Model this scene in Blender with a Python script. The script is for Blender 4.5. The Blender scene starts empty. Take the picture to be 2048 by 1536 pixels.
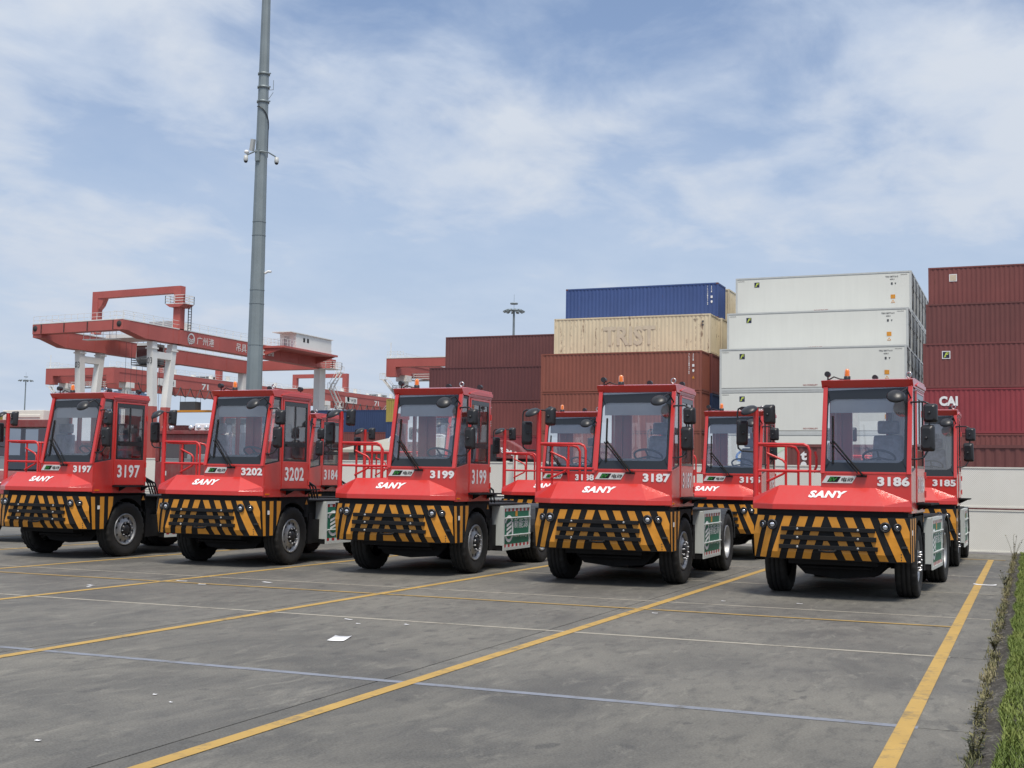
import bpy, math, random
from mathutils import Vector, Matrix
random.seed(7)
S = bpy.context.scene
COL = S.collection
PI = math.pi

# ------------------------------------------------------------------ camera
YAW, PITCH, ROLL, FPX = 0.395623782, 0.0754166557, 0.0161032596, 2476.74775
cam = bpy.data.cameras.new('camera'); camo = bpy.data.objects.new('camera', cam); COL.objects.link(camo)
cy_, sy_ = math.cos(YAW), math.sin(YAW)
fw = Vector((-sy_*math.cos(PITCH), cy_*math.cos(PITCH), math.sin(PITCH)))
rt = Vector((cy_, sy_, 0)); up = rt.cross(fw)
cr, sr = math.cos(ROLL), math.sin(ROLL)
r2 = cr*rt + sr*up; u2 = -sr*rt + cr*up
camo.matrix_world = Matrix(((r2.x, u2.x, -fw.x, 0), (r2.y, u2.y, -fw.y, 0), (r2.z, u2.z, -fw.z, 1.65), (0, 0, 0, 1)))
cam.sensor_width = 36; cam.lens = FPX/2048*36; cam.clip_start = .1; cam.clip_end = 6000
S.camera = camo

# ------------------------------------------------------------------ light
SUN_EL, SUN_AZ = math.radians(64), math.radians(146)      # azimuth clockwise from +Y
w = bpy.data.worlds.new('World'); S.world = w; w.use_nodes = True
nt = w.node_tree; nt.nodes.clear()
def N(t, **k):
    n = nt.nodes.new(t)
    for a, b in k.items(): setattr(n, a, b)
    return n
L = lambda a, b: nt.links.new(a, b)
def math_(op, a, b=None, c=None):
    n = N('ShaderNodeMath', operation=op)
    for i, v in enumerate((a, b, c)):
        if v is None: continue
        if isinstance(v, (int, float)): n.inputs[i].default_value = v
        else: L(v, n.inputs[i])
    return n.outputs[0]
def ramp(fac, stops):
    n = N('ShaderNodeValToRGB'); el = n.color_ramp.elements
    el[0].position, el[0].color = stops[0][0], (*stops[0][1], 1)
    el[1].position, el[1].color = stops[-1][0], (*stops[-1][1], 1)
    for p, c in stops[1:-1]:
        e = el.new(p); e.color = (*c, 1)
    L(fac, n.inputs[0]); return n.outputs[0]
sky = N('ShaderNodeTexSky', sky_type='NISHITA'); sky.sun_disc = False
sky.sun_elevation = SUN_EL; sky.sun_rotation = SUN_AZ; sky.air_density = 1.0; sky.dust_density = 1.2; sky.ozone_density = 1.4
tc = N('ShaderNodeTexCoord'); sp = N('ShaderNodeSeparateXYZ'); L(tc.outputs['Generated'], sp.inputs[0])
zc = math_('MAXIMUM', sp.outputs[2], 0.0); den = math_('ADD', zc, 0.16)
px = math_('DIVIDE', sp.outputs[0], den); py = math_('DIVIDE', sp.outputs[1], den)
cb = N('ShaderNodeCombineXYZ'); L(px, cb.inputs[0]); L(py, cb.inputs[1])
def cloud_noise(scale, detail, rough, dist, loc, sc=(1, 1, 1), rz=0.39):
    mp = N('ShaderNodeMapping'); L(cb.outputs[0], mp.inputs[0])
    mp.inputs['Location'].default_value = loc; mp.inputs['Scale'].default_value = sc; mp.inputs['Rotation'].default_value = (0, 0, rz)
    n = N('ShaderNodeTexNoise'); L(mp.outputs[0], n.inputs['Vector'])
    n.inputs['Scale'].default_value = scale; n.inputs['Detail'].default_value = detail
    n.inputs['Roughness'].default_value = rough; n.inputs['Distortion'].default_value = dist
    return n.outputs['Fac']
n1 = cloud_noise(1.25, 6, .50, .25, (12.2, 1.7, 0), (1.0, .85, 1))
n2 = cloud_noise(4.2, 7, .58, .3, (8.3, 2.2, 0), (1.0, .8, 1))
mix = math_('ADD', math_('MULTIPLY', n1, .66), math_('MULTIPLY', n2, .34))
mask = ramp(mix, [(.40, (.20,)*3), (.46, (.48,)*3), (.52, (.82,)*3), (.58, (1,)*3)])
hz = ramp(sp.outputs[2], [(0, (1,)*3), (.10, (1.,)*3), (.22, (.62,)*3), (.42, (.0,)*3)])
mk = math_('MAXIMUM', mask, math_('MULTIPLY', hz, .92))
n3 = math_('ADD', math_('MULTIPLY', mix, .75), math_('MULTIPLY', cloud_noise(3.0, 6, .55, .3, (1.2, 9.2, 0), (1, .8, 1)), .25))
ccol = ramp(n3, [(.41, (4.0, 4.95, 6.5)), (.50, (5.0, 5.75, 7.0)), (.58, (6.05, 6.5, 7.2))])
flat = N('ShaderNodeMix', data_type='RGBA'); L(math_('MULTIPLY', hz, .6), flat.inputs[0]); L(ccol, flat.inputs[6]); flat.inputs[7].default_value = (4.75, 5.45, 6.6, 1); ccol = flat.outputs[2]
mx = N('ShaderNodeMix', data_type='RGBA'); L(mk, mx.inputs[0])
skm = N('ShaderNodeMix', data_type='RGBA', blend_type='MULTIPLY'); skm.inputs[0].default_value = 1
L(sky.outputs[0], skm.inputs[6]); skm.inputs[7].default_value = (1.10, 1.12, 1.2, 1)
L(skm.outputs[2], mx.inputs[6]); L(ccol, mx.inputs[7])
bg = N('ShaderNodeBackground'); bg.inputs[1].default_value = 0.1; L(mx.outputs[2], bg.inputs[0])
wo = N('ShaderNodeOutputWorld'); L(bg.outputs[0], wo.inputs[0])
sun = bpy.data.lights.new('sun', 'SUN'); sun.energy = 3.1; sun.angle = math.radians(18); sun.color = (1, .93, .82)
suno = bpy.data.objects.new('sun', sun); COL.objects.link(suno)
sd_ = Vector((math.sin(SUN_AZ)*math.cos(SUN_EL), math.cos(SUN_AZ)*math.cos(SUN_EL), math.sin(SUN_EL)))
suno.rotation_euler = (-sd_).to_track_quat('-Z', 'Y').to_euler()
S.view_settings.view_transform = 'Standard'; S.view_settings.look = 'None'
S.view_settings.exposure = 0.2; S.view_settings.gamma = 1; S.view_settings.use_curve_mapping = False
S.render.film_transparent = False

# ------------------------------------------------------------------ materials
def srgb(r, g, b):
    f = lambda c: (c/12.92 if c <= .04045 else ((c+.055)/1.055)**2.4)
    return (f(r/255), f(g/255), f(b/255))
class MatB:
    def __init__(s, name):
        s.m = bpy.data.materials.new(name); s.m.use_nodes = True; s.nt = s.m.node_tree; s.b = s.nt.nodes['Principled BSDF']
    def n(s, t, **k):
        n = s.nt.nodes.new(t)
        for a, b in k.items(): setattr(n, a, b)
        return n
    def l(s, a, b): s.nt.links.new(a, b)
    def noise(s, scale, detail=4, rough=.55, sc=(1, 1, 1), coord='pos', dist=0):
        if coord == 'pos': o = s.n('ShaderNodeNewGeometry').outputs['Position']
        else:
            o = s.n('ShaderNodeTexCoord').outputs['Object']; oi = s.n('ShaderNodeObjectInfo')
            m1 = s.n('ShaderNodeVectorMath', operation='ADD'); s.l(o, m1.inputs[0])
            m2 = s.n('ShaderNodeMath', operation='MULTIPLY'); m2.inputs[1].default_value = 60; s.l(oi.outputs['Random'], m2.inputs[0]); s.l(m2.outputs[0], m1.inputs[1]); o = m1.outputs[0]
        mp = s.n('ShaderNodeMapping'); mp.inputs['Scale'].default_value = sc; s.l(o, mp.inputs[0])
        n = s.n('ShaderNodeTexNoise'); n.inputs['Scale'].default_value = scale; n.inputs['Detail'].default_value = detail
        n.inputs['Roughness'].default_value = rough; n.inputs['Distortion'].default_value = dist
        s.l(mp.outputs[0], n.inputs['Vector']); return n.outputs['Fac']
    def ramp(s, fac, stops):
        n = s.n('ShaderNodeValToRGB'); el = n.color_ramp.elements
        el[0].position = stops[0][0]; el[1].position = stops[-1][0]
        el[0].color = (*stops[0][1], 1); el[1].color = (*stops[-1][1], 1)
        for p, c in stops[1:-1]: e = el.new(p); e.color = (*c, 1)
        s.l(fac, n.inputs[0]); return n.outputs[0]
    def mix(s, fac, a, b, mode='MIX'):
        n = s.n('ShaderNodeMix', data_type='RGBA', blend_type=mode)
        for i, v in ((0, fac), (6, a), (7, b)):
            if isinstance(v, (int, float)): n.inputs[i].default_value = v
            elif isinstance(v, tuple): n.inputs[i].default_value = (*v[:3], 1)
            else: s.l(v, n.inputs[i])
        return n.outputs[2]
    def set(s, **k):
        for a, v in k.items():
            i = s.b.inputs[a.replace('_', ' ')]
            if isinstance(v, (int, float)): i.default_value = v
            elif isinstance(v, tuple): i.default_value = (*v[:3], 1) if len(v) == 3 and i.type == 'RGBA' else v
            else: s.l(v, i)
        return s
    def bump(s, h, strength=.2, dist=.01):
        n = s.n('ShaderNodeBump'); n.inputs['Strength'].default_value = strength; n.inputs['Distance'].default_value = dist
        s.l(h, n.inputs['Height']); s.l(n.outputs[0], s.b.inputs['Normal'])
def simple(name, col, rough=.5, metal=0., coat=0., var=.12, scale=3., coord='obj', bump=0, bs=60):
    M = MatB(name); c = M.noise(scale, 5, .6, coord=coord)
    lo = tuple(x*(1-var) for x in col); hi = tuple(min(1, x*(1+var)) for x in col)
    M.set(Base_Color=M.ramp(c, [(.3, lo), (.7, hi)]), Roughness=rough, Metallic=metal)
    if coat: M.set(Coat_Weight=coat, Coat_Roughness=.06)
    if bump: M.bump(M.noise(bs, 3, coord=coord), bump)
    return M.m
def dusty(name, col, rough, coat, dust=(.25, .23, .2), amt=.25):
    M = MatB(name); a = M.noise(2.2, 6, .65, coord='obj'); b = M.noise(14, 4, .6, (1, 1, .3), coord='obj')
    f = M.ramp(M.mix(.5, a, b), [(.42, (0,)*3), (.72, (amt,)*3)])
    M.set(Base_Color=M.mix(f, col, dust), Roughness=rough, Coat_Weight=coat, Coat_Roughness=.16)
    return M.m
RED = srgb(200, 35, 25)
m_red = dusty('red_paint', RED, .38, .8, amt=.10); m_red.node_tree.nodes['Principled BSDF'].inputs['IOR'].default_value = 1.6
m_red2 = dusty('red_rail_paint', srgb(200, 40, 42), .4, .2, amt=.12)
m_oldred = dusty('old_red_paint', srgb(128, 48, 48), .5, .15, amt=.4)
m_black = simple('black_paint', (.010, .010, .011), .62, var=.3, scale=4)
m_chassis = simple('chassis_black', (.009, .009, .010), .7, var=.35, scale=5)
m_plastic = simple('black_plastic', (.02, .021, .024), .38, var=.2, scale=8)
for m_ in (m_black, m_chassis): m_.node_tree.nodes['Principled BSDF'].inputs['Specular IOR Level'].default_value = .25
m_yellow = simple('stripe_yellow', srgb(206, 140, 46), .45, var=.10, scale=5)
def rubber():
    M = MatB('tyre_rubber'); c = M.noise(9, 5, .6, coord='obj')
    M.set(Base_Color=M.ramp(c, [(.3, (.007, .007, .007)), (.75, (.018, .017, .016))]), Roughness=.75); M.bump(M.noise(60, 3, coord='obj'), .15); return M.m
m_rubber = rubber()
m_rim = simple('rim_silver', (.36, .365, .37), .48, .7, var=.22, scale=8)
m_chrome = simple('chrome', (.5, .5, .51), .3, 1, var=.05)
m_hub = simple('hub_dark', (.03, .03, .032), .5, .3, var=.3, scale=12)
m_white = simple('white_vinyl', (.78, .78, .78), .45, var=.05)
m_greybox = dusty('light_grey_paint', srgb(196, 202, 200), .45, .2, amt=.16)
m_green = simple('green_panel', srgb(22, 106, 80), .5, var=.1)
m_dkgreen = simple('badge_green', srgb(40, 130, 45), .4, var=.1)
m_redsq = simple('reflector_red', srgb(168, 30, 36), .4, var=.1)
m_plate = simple('badge_plate', srgb(205, 208, 206), .35, var=.06)
m_amber = MatB('amber_lens').set(Base_Color=srgb(240, 130, 20), Roughness=.2, Transmission_Weight=.25, Coat_Weight=.5).m
m_lamp = MatB('lamp_lens').set(Base_Color=(.85, .87, .9), Roughness=.08, Metallic=.6).m
m_frit = simple('glass_frit', (.022, .025, .028), .12, var=.05)
m_grey_int = simple('interior_grey', (.30, .31, .32), .6, var=.1)
m_visor = simple('visor_pale_grey', (.55, .56, .57), .6, var=.06)
m_intdk = simple('interior_dark', (.05, .052, .058), .6, var=.2)
m_seat = simple('seat_plastic_cover', srgb(160, 168, 184), .3, var=.4, scale=9, bump=.4, bs=12)
m_curtain = simple('curtain_grey', srgb(176, 178, 178), .6, var=.15, scale=6)
def _translucent(m):
    nt = m.node_tree; o = nt.nodes['Material Output']; b = nt.nodes['Principled BSDF']; t = nt.nodes.new('ShaderNodeBsdfTranslucent'); t.inputs[0].default_value = (.55, .56, .56, 1)
    x = nt.nodes.new('ShaderNodeMixShader'); x.inputs[0].default_value = .5; nt.links.new(b.outputs[0], x.inputs[1]); nt.links.new(t.outputs[0], x.inputs[2]); nt.links.new(x.outputs[0], o.inputs[0])
_translucent(m_curtain)
def glass(name, tint, refl=.5):
    M = MatB(name); nt = M.nt; out = nt.nodes['Material Output']; nt.nodes.remove(M.b)
    tr = M.n('ShaderNodeBsdfTransparent'); tr.inputs[0].default_value = (*tint, 1)
    gl = M.n('ShaderNodeBsdfGlossy'); gl.inputs['Roughness'].default_value = .015; gl.inputs['Color'].default_value = (1, .96, .91, 1)
    fr = M.n('ShaderNodeFresnel'); fr.inputs[0].default_value = 1.55
    mm = M.n('ShaderNodeMath', operation='MULTIPLY_ADD'); mm.inputs[1].default_value = 1.3; mm.inputs[2].default_value = refl
    M.l(fr.outputs[0], mm.inputs[0]); mx = M.n('ShaderNodeMixShader'); M.l(mm.outputs[0], mx.inputs[0]); M.l(tr.outputs[0], mx.inputs[1]); M.l(gl.outputs[0], mx.inputs[2])
    M.l(mx.outputs[0], out.inputs[0]); return M.m
m_glass = glass('window_glass', (.97, .975, .97), .11)
m_glassdk = glass('tinted_glass', (.30, .32, .35), .05)
m_mirror = MatB('mirror_glass').set(Base_Color=(.8, .82, .85), Metallic=1., Roughness=.03).m

def container_mat(name, col, rust=.2, var=.12, rough=.55):
    M = MatB(name)
    big = M.noise(.35, 4, .55); st = M.noise(2.2, 5, .6, (1.6, 1.6, .12)); sp = M.noise(5, 6, .7, (1, 1, .5))
    lo = tuple(c*(1-var) for c in col); hi = tuple(min(1, c*(1+var)) for c in col)
    base = M.ramp(M.mix(.5, big, st), [(.36, lo), (.64, hi)])
    if rust:
        f = M.ramp(M.mix(.55, sp, st), [(.60-.10*rust, (0,)*3), (.66-.04*rust, (min(1, .4+rust),)*3)])
        base = M.mix(f, base, srgb(96, 58, 40))
    M.set(Base_Color=base, Roughness=rough); return M.m
CM = {k: container_mat('container_'+k, srgb(*c), r) for k, c, r in (
    ('maroon', (106, 62, 59), .0), ('maroon_dark', (96, 55, 55), .0), ('brown', (132, 76, 62), .02), ('brown_red', (116, 64, 60), .08),
    ('brown_dull', (118, 66, 62), .15), ('plum', (104, 63, 61), .05), ('rust_red', (114, 62, 60), .03), ('crimson', (136, 54, 60), .02),
    ('blue', (58, 80, 132), .05), ('navy', (44, 62, 98), .0), ('cream', (214, 200, 170), .42), ('olive', (158, 142, 70), .05), ('slate', (52, 66, 86), .0))}
m_reef = container_mat('reefer_white', srgb(214, 215, 208), 0, .03, .4)
m_reefend = simple('reefer_machinery', (.10, .105, .11), .5, var=.5, scale=2)
m_rail = simple('reefer_rail', srgb(186, 189, 187), .4, var=.06)
m_dark = simple('near_black', (.03, .03, .03), .7, var=.2)  # even near-black; also stands for the dark inside slots and vent holes
m_crane = simple('crane_red', srgb(172, 88, 81), .55, var=.10, scale=.3, coord='pos')
m_cranew = simple('crane_white', srgb(222, 222, 218), .5, var=.06, scale=.3, coord='pos')
m_pole = simple('galvanised_grey', srgb(130, 140, 143), .5, .3, var=.10, scale=1.2, coord='pos')
m_conc_w = simple('off_white', srgb(220, 216, 206), .7, var=.08, scale=2)

# ------------------------------------------------------------------ mesh helpers
class MB:
    def __init__(s): s.V = []; s.F = []; s.S = []; s.M = []
    def add(s, vs, fs, smooth=False, mi=0):
        o = len(s.V); s.V += [tuple(v) for v in vs]
        for f in fs: s.F.append([i+o for i in f]); s.S.append(smooth); s.M.append(mi)
        return s
    def hexa(s, p, mi=0):   # p: 4 bottom ccw (from above), 4 top
        return s.add(p, [(3, 2, 1, 0), (4, 5, 6, 7), (0, 1, 5, 4), (1, 2, 6, 5), (2, 3, 7, 6), (3, 0, 4, 7)], mi=mi)
    def box(s, x0, x1, y0, y1, z0, z1, mi=0):
        return s.hexa([(x0, y0, z0), (x1, y0, z0), (x1, y1, z0), (x0, y1, z0), (x0, y0, z1), (x1, y0, z1), (x1, y1, z1), (x0, y1, z1)], mi)
    def prism(s, poly, axis, a, b, mi=0):
        def P(u, v, t): return {'x': (t, u, v), 'y': (u, t, v), 'z': (u, v, t)}[axis]
        n = len(poly); vs = [P(u, v, a) for u, v in poly]+[P(u, v, b) for u, v in poly]
        area = sum(poly[i][0]*poly[(i+1) % n][1]-poly[(i+1) % n][0]*poly[i][1] for i in range(n))
        fs = [tuple(range(n))[::-1], tuple(range(n, 2*n))]+[(i, (i+1) % n, (i+1) % n+n, i+n) for i in range(n)]
        flip = (area < 0) ^ (b < a) ^ (axis == 'y')
        if flip: fs = [f[::-1] for f in fs]
        return s.add(vs, fs, mi=mi)
    def poly(s, pts, mi=0): return s.add(pts, [tuple(range(len(pts)))], mi=mi)
    def plate(s, pts, n, t, mi=0):   # polygon pts extruded by t along n (pts ccw seen from n)
        n = Vector(n).normalized()*t; k = len(pts); vs = [Vector(p) for p in pts]+[Vector(p)+n for p in pts]
        fs = [tuple(range(k))[::-1], tuple(range(k, 2*k))]+[(i, (i+1) % k, (i+1) % k+k, i+k) for i in range(k)]
        return s.add(vs, fs, mi=mi)
    def tube(s, pts, r, n=8, mi=0, caps=True, r2=None, smooth=True):
        pts = [Vector(p) for p in pts]; m = len(pts); rings = []
        t0 = (pts[1]-pts[0]).normalized(); ref = Vector((0, 0, 1)) if abs(t0.z) < .9 else Vector((1, 0, 0))
        u = t0.cross(ref).normalized()
        for i, p in enumerate(pts):
            if i == 0: t = (pts[1]-pts[0]).normalized(); k = 1
            elif i == m-1: t = (pts[-1]-pts[-2]).normalized(); k = 1
            else:
                a = (p-pts[i-1]).normalized(); b = (pts[i+1]-p).normalized(); t = (a+b).normalized(); k = 1/max(.5, math.sqrt((1+a.dot(b))/2))
            u = (u-t*u.dot(t)).normalized(); v = t.cross(u)
            rr = r if r2 is None else r+(r2-r)*i/(m-1)
            rings.append([p+(u*math.cos(2*PI*j/n)+v*math.sin(2*PI*j/n))*rr*k for j in range(n)])
        vs = [q for ring in rings for q in ring]
        fs = [(i*n+j, i*n+(j+1) % n, (i+1)*n+(j+1) % n, (i+1)*n+j) for i in range(m-1) for j in range(n)]
        s.add(vs, fs, smooth, mi)
        if caps:
            s.add(rings[0], [tuple(range(n))[::-1]], mi=mi); s.add(rings[-1], [tuple(range(n))], mi=mi)
        return s
    def bar(s, a, b, w, h=None, mi=0):   # square bar between two points
        h = h or w; a, b = Vector(a), Vector(b); t = (b-a).normalized(); ref = Vector((0, 0, 1)) if abs(t.z) < .95 else Vector((0, 1, 0))
        u = t.cross(ref).normalized()*w/2; v = u.cross(t).normalized()*h/2
        p = [a-u-v, a+u-v, a+u+v, a-u+v, b-u-v, b+u-v, b+u+v, b-u+v]
        return s.add(p, [(3, 2, 1, 0), (4, 5, 6, 7), (0, 1, 5, 4), (1, 2, 6, 5), (2, 3, 7, 6), (3, 0, 4, 7)], mi=mi)
    def lathe(s, prof, n=32, axis='x', o=(0, 0, 0), mi=0, mod=None, smooth=True):
        # prof: (radius, height along axis)
        vs = []; m = len(prof); o = Vector(o)
        for j in range(n):
            a = 2*PI*j/n; c, q = math.cos(a), math.sin(a)
            for i, (r, hh) in enumerate(prof):
                rr = r+(mod(i, j) if mod else 0)
                vs.append(o+Vector({'x': (hh, rr*c, rr*q), 'y': (rr*c, hh, rr*q), 'z': (rr*c, rr*q, hh)}[axis]))
        fs = [(j*m+i, j*m+i+1, ((j+1) % n)*m+i+1, ((j+1) % n)*m+i) for j in range(n) for i in range(m-1)]
        return s.add(vs, fs, smooth, mi)
    def ellipsoid(s, c, r, n=12, m=8, mi=0, rot=None):
        vs = []; c = Vector(c)
        for i in range(m+1):
            th = PI*i/m
            for j in range(n):
                v = Vector((r[0]*math.sin(th)*math.cos(2*PI*j/n), r[1]*math.sin(th)*math.sin(2*PI*j/n), r[2]*math.cos(th)))
                if rot: v = rot @ v
                vs.append(c+v)
        fs = [(i*n+j, (i+1)*n+j, (i+1)*n+(j+1) % n, i*n+(j+1) % n) for i in range(m) for j in range(n)]
        return s.add(vs, fs, True, mi)
    def mesh(s, name, mats):
        me = bpy.data.meshes.new(name); me.from_pydata(s.V, [], s.F)
        for m in (mats if isinstance(mats, (list, tuple)) else [mats]): me.materials.append(m)
        me.polygons.foreach_set('use_smooth', s.S); me.polygons.foreach_set('material_index', s.M)
        me.validate(); me.update(); return me
    def obj(s, name, mats, parent=None, loc=None, bevel=0):
        return link(name, s.mesh(name, mats), parent, loc, bevel)
def link(name, me, parent=None, loc=None, bevel=0):
    o = bpy.data.objects.new(name, me); COL.objects.link(o)
    if parent: o.parent = parent
    if loc: o.location = loc
    if bevel:
        b = o.modifiers.new('bevel', 'BEVEL'); b.width = bevel; b.segments = 2; b.limit_method = 'ANGLE'; b.angle_limit = math.radians(28)
    return o
def tag(o, label=None, cat=None, group=None, kind=None):
    if label: o['label'] = label
    if cat: o['category'] = cat
    if group: o['group'] = group
    if kind: o['kind'] = kind
    return o
def empty(name, loc=(0, 0, 0), rz=0, label=None, cat=None, group=None):
    o = bpy.data.objects.new(name, None); COL.objects.link(o); o.location = loc; o.rotation_euler.z = rz
    o.empty_display_size = .3; return tag(o, label, cat, group)
def copy_tree(o, parent=None, skip=()):
    c = o.copy(); COL.objects.link(c)
    if parent: c.parent = parent
    for ch in o.children:
        if ch.name.split('.')[0] not in skip: copy_tree(ch, c, skip)
    return c
_tx = {}
def text_geo(body, bold=0., shear=0., space=1., ext=.0):
    key = (body, bold, shear, space)
    if key in _tx: return _tx[key]
    cu = bpy.data.curves.new('t', 'FONT'); cu.body = body; cu.size = 1; cu.offset = bold; cu.shear = shear; cu.space_character = space; cu.resolution_u = 3
    o = bpy.data.objects.new('t', cu); COL.objects.link(o)
    bpy.context.view_layer.update()
    me = bpy.data.meshes.new_from_object(o.evaluated_get(bpy.context.evaluated_depsgraph_get()))
    vs = [v.co.copy() for v in me.vertices]; fs = [tuple(p.vertices) for p in me.polygons]
    bpy.data.objects.remove(o); bpy.data.curves.remove(cu); bpy.data.meshes.remove(me)
    x0 = min(v.x for v in vs); x1 = max(v.x for v in vs); y0 = min(v.y for v in vs); y1 = max(v.y for v in vs)
    vs = [((v.x-x0)/(x1-x0), (v.y-y0)/(y1-y0)) for v in vs]; _tx[key] = (vs, fs); return vs, fs
def put_text(mb, body, o, xd, yd, off=.004, bold=0., shear=0., space=1., mi=0):
    """text stretched over the parallelogram o, o+xd, o+yd, lifted off it along its normal"""
    o, xd, yd = Vector(o), Vector(xd), Vector(yd); n = xd.cross(yd).normalized()
    vs, fs = text_geo(body, bold, shear, space)
    mb.add([o+xd*a+yd*b+n*off for a, b in vs], fs, mi=mi); return mb
def clip(poly, a, b, c):     # keep a*x+b*y+c>=0
    out = []
    for i, p in enumerate(poly):
        q = poly[(i+1) % len(poly)]; dp = a*p[0]+b*p[1]+c; dq = a*q[0]+b*q[1]+c
        if dp >= 0: out.append(p)
        if (dp >= 0) != (dq >= 0):
            t = dp/(dp-dq); out.append((p[0]+(q[0]-p[0])*t, p[1]+(q[1]-p[1])*t))
    return out

# ------------------------------------------------------------------ setting: ground, pavement, markings
def concrete(name, base, per_slab=True):
    M = MatB(name)
    a = M.noise(.22, 5, .6, dist=.6); b = M.noise(1.1, 7, .65, (1, .55, 1), dist=.8); c = M.noise(7, 7, .7, (1, .35, 1)); d = M.noise(60, 3, .6)
    lo = tuple(x*.48 for x in base); hi = tuple(x*1.35 for x in base)
    col = M.ramp(M.mix(.45, a, b), [(.40, lo), (.5, base), (.60, hi)])
    col = M.mix(M.ramp(c, [(.50, (0,)*3), (.64, (.7,)*3)]), col, tuple(x*.45 for x in base))          # oily dark smears
    e = M.noise(2.4, 8, .72, (1.6, .5, 1), dist=1.2)
    col = M.mix(M.ramp(e, [(.55, (0,)*3), (.68, (.6,)*3)]), col, tuple(min(1, x*1.9) for x in base))   # pale scuffed patches
    sp = M.noise(4.5, 4, .5, (1, .6, 1)); col = M.mix(M.ramp(sp, [(.645, (0,)*3), (.69, (.75,)*3)]), col, tuple(x*.35 for x in base))
    col = M.mix(.18, col, M.ramp(d, [(.3, (.05,)*3), (.7, (.45,)*3)]))
    oi = M.n('ShaderNodeObjectInfo'); tone = M.ramp(oi.outputs['Random'], [(0, (.90,)*3), (1, (1.06,)*3)])
    col = M.mix(1., col, tone, 'MULTIPLY')
    M.set(Base_Color=col, Roughness=M.ramp(a, [(.3, (.62,)*3), (.7, (.85,)*3)])); M.bump(M.mix(.5, c, d), .25, .006); return M.m
m_conc = concrete('yard_concrete', srgb(97, 94, 85))
m_groundfar = concrete('far_yard_concrete', srgb(106, 101, 94))
def paint(name, col, wear=.5, under=srgb(95, 92, 84)):
    M = MatB(name); a = M.noise(9, 7, .7, (1, 1, 1)); b = M.noise(1.3, 4, .6)
    f = M.ramp(M.mix(.4, a, b), [(.50-.2*(wear-.5), (0,)*3), (.66-.2*(wear-.5), (.85,)*3)])
    g = M.ramp(M.noise(3, 5, .6), [(.3, tuple(x*.85 for x in col)), (.7, col)])
    M.set(Base_Color=M.mix(f, g, under), Roughness=.7); return M.m
m_line = paint('yellow_line_paint', srgb(186, 152, 82), .46)
m_line2 = paint('worn_yellow_paint', srgb(176, 146, 86), .5)
m_blue = paint('joint_sealant_blue_grey', srgb(132, 137, 148), .52)
m_pale = paint('pale_joint_line', srgb(168, 162, 148), .52)
m_joint = simple('joint_dark', (.035, .033, .03), .9, var=.3, coord='pos')

b = MB(); R_ = 3000
b.poly([(-R_, -R_, -.14), (R_, -R_, -.14), (R_, R_, -.14), (-R_, R_, -.14)])
g = tag(b.obj('ground', m_groundfar), kind='structure')
pav = empty('pavement', (0, 0, 0)); pav['kind'] = 'structure'
bb = MB(); bb.box(-60, -.36, -6, 31.9, -.13, -.10); jb = bb.obj('joint_bed', m_joint, pav)
xs = [-.36]+[-1.11-3.75*i for i in range(1, 15)]
ys = [1.45+3.76*i for i in range(0, 9)]
xs = [x for x in xs if x > -52]
def slab_mesh(w, d):
    m = MB(); e = .005
    m.hexa([(0, 0, -.12), (w, 0, -.12), (w, d, -.12), (0, d, -.12), (0, 0, -e), (w, 0, -e), (w, d, -e), (0, d, -e)])
    m.V[4:8] = [(e, e, 0), (w-e, e, 0), (w-e, d-e, 0), (e, d-e, 0)]
    return m.mesh('slab', m_conc)
ms1 = slab_mesh(3.75-.006, 3.76-.006); ms0 = slab_mesh(4.5-.006, 3.76-.006)
for i in range(len(xs)-1):
    for y in ys[:-1]+[-2.31, -6.07]:
        link('slab', ms0 if i == 0 else ms1, pav, (xs[i+1]+.003, y+.003, 0))
ml = slab_mesh(51, .4); link('slab', ml, pav, (-51.4, 31.55, 0))
mk_ = empty('road_markings', (0, 0, 0)); mk_['kind'] = 'structure'
def strip(name, x0, x1, y0, y1, z, m, parent=mk_):
    s_ = MB(); s_.poly([(x0, y0, z), (x1, y0, z), (x1, y1, z), (x0, y1, z)]); return s_.obj(name, m, parent)
for i, x in enumerate((-.80, -4.60, -8.40, -12.10, -15.85, -19.6, -23.35)):
    strip('bay_line', x-.06, x+.06, (-6 if i < 2 else -6), 29.5, .0045, m_line)
strip('cross_line', -30, -.86, 15.36, 15.45, .0062, m_line2)
strip('cross_line', -30, -.5, 29.5, 29.62, .0062, m_line2)
strip('joint_line', -10.2, -.72, 8.925, 9.025, .0025, m_blue)
strip('joint_line', -30, -10.2, 8.94, 9.01, .0025, m_pale)
strip('joint_line', -30, -.72, 12.69, 12.77, .0025, m_pale)
for y in (16.49, 20.25, 24.01, 27.77): strip('joint_line', -30, -.45, y-.03, y+.035, .0025, m_pale)

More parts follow.
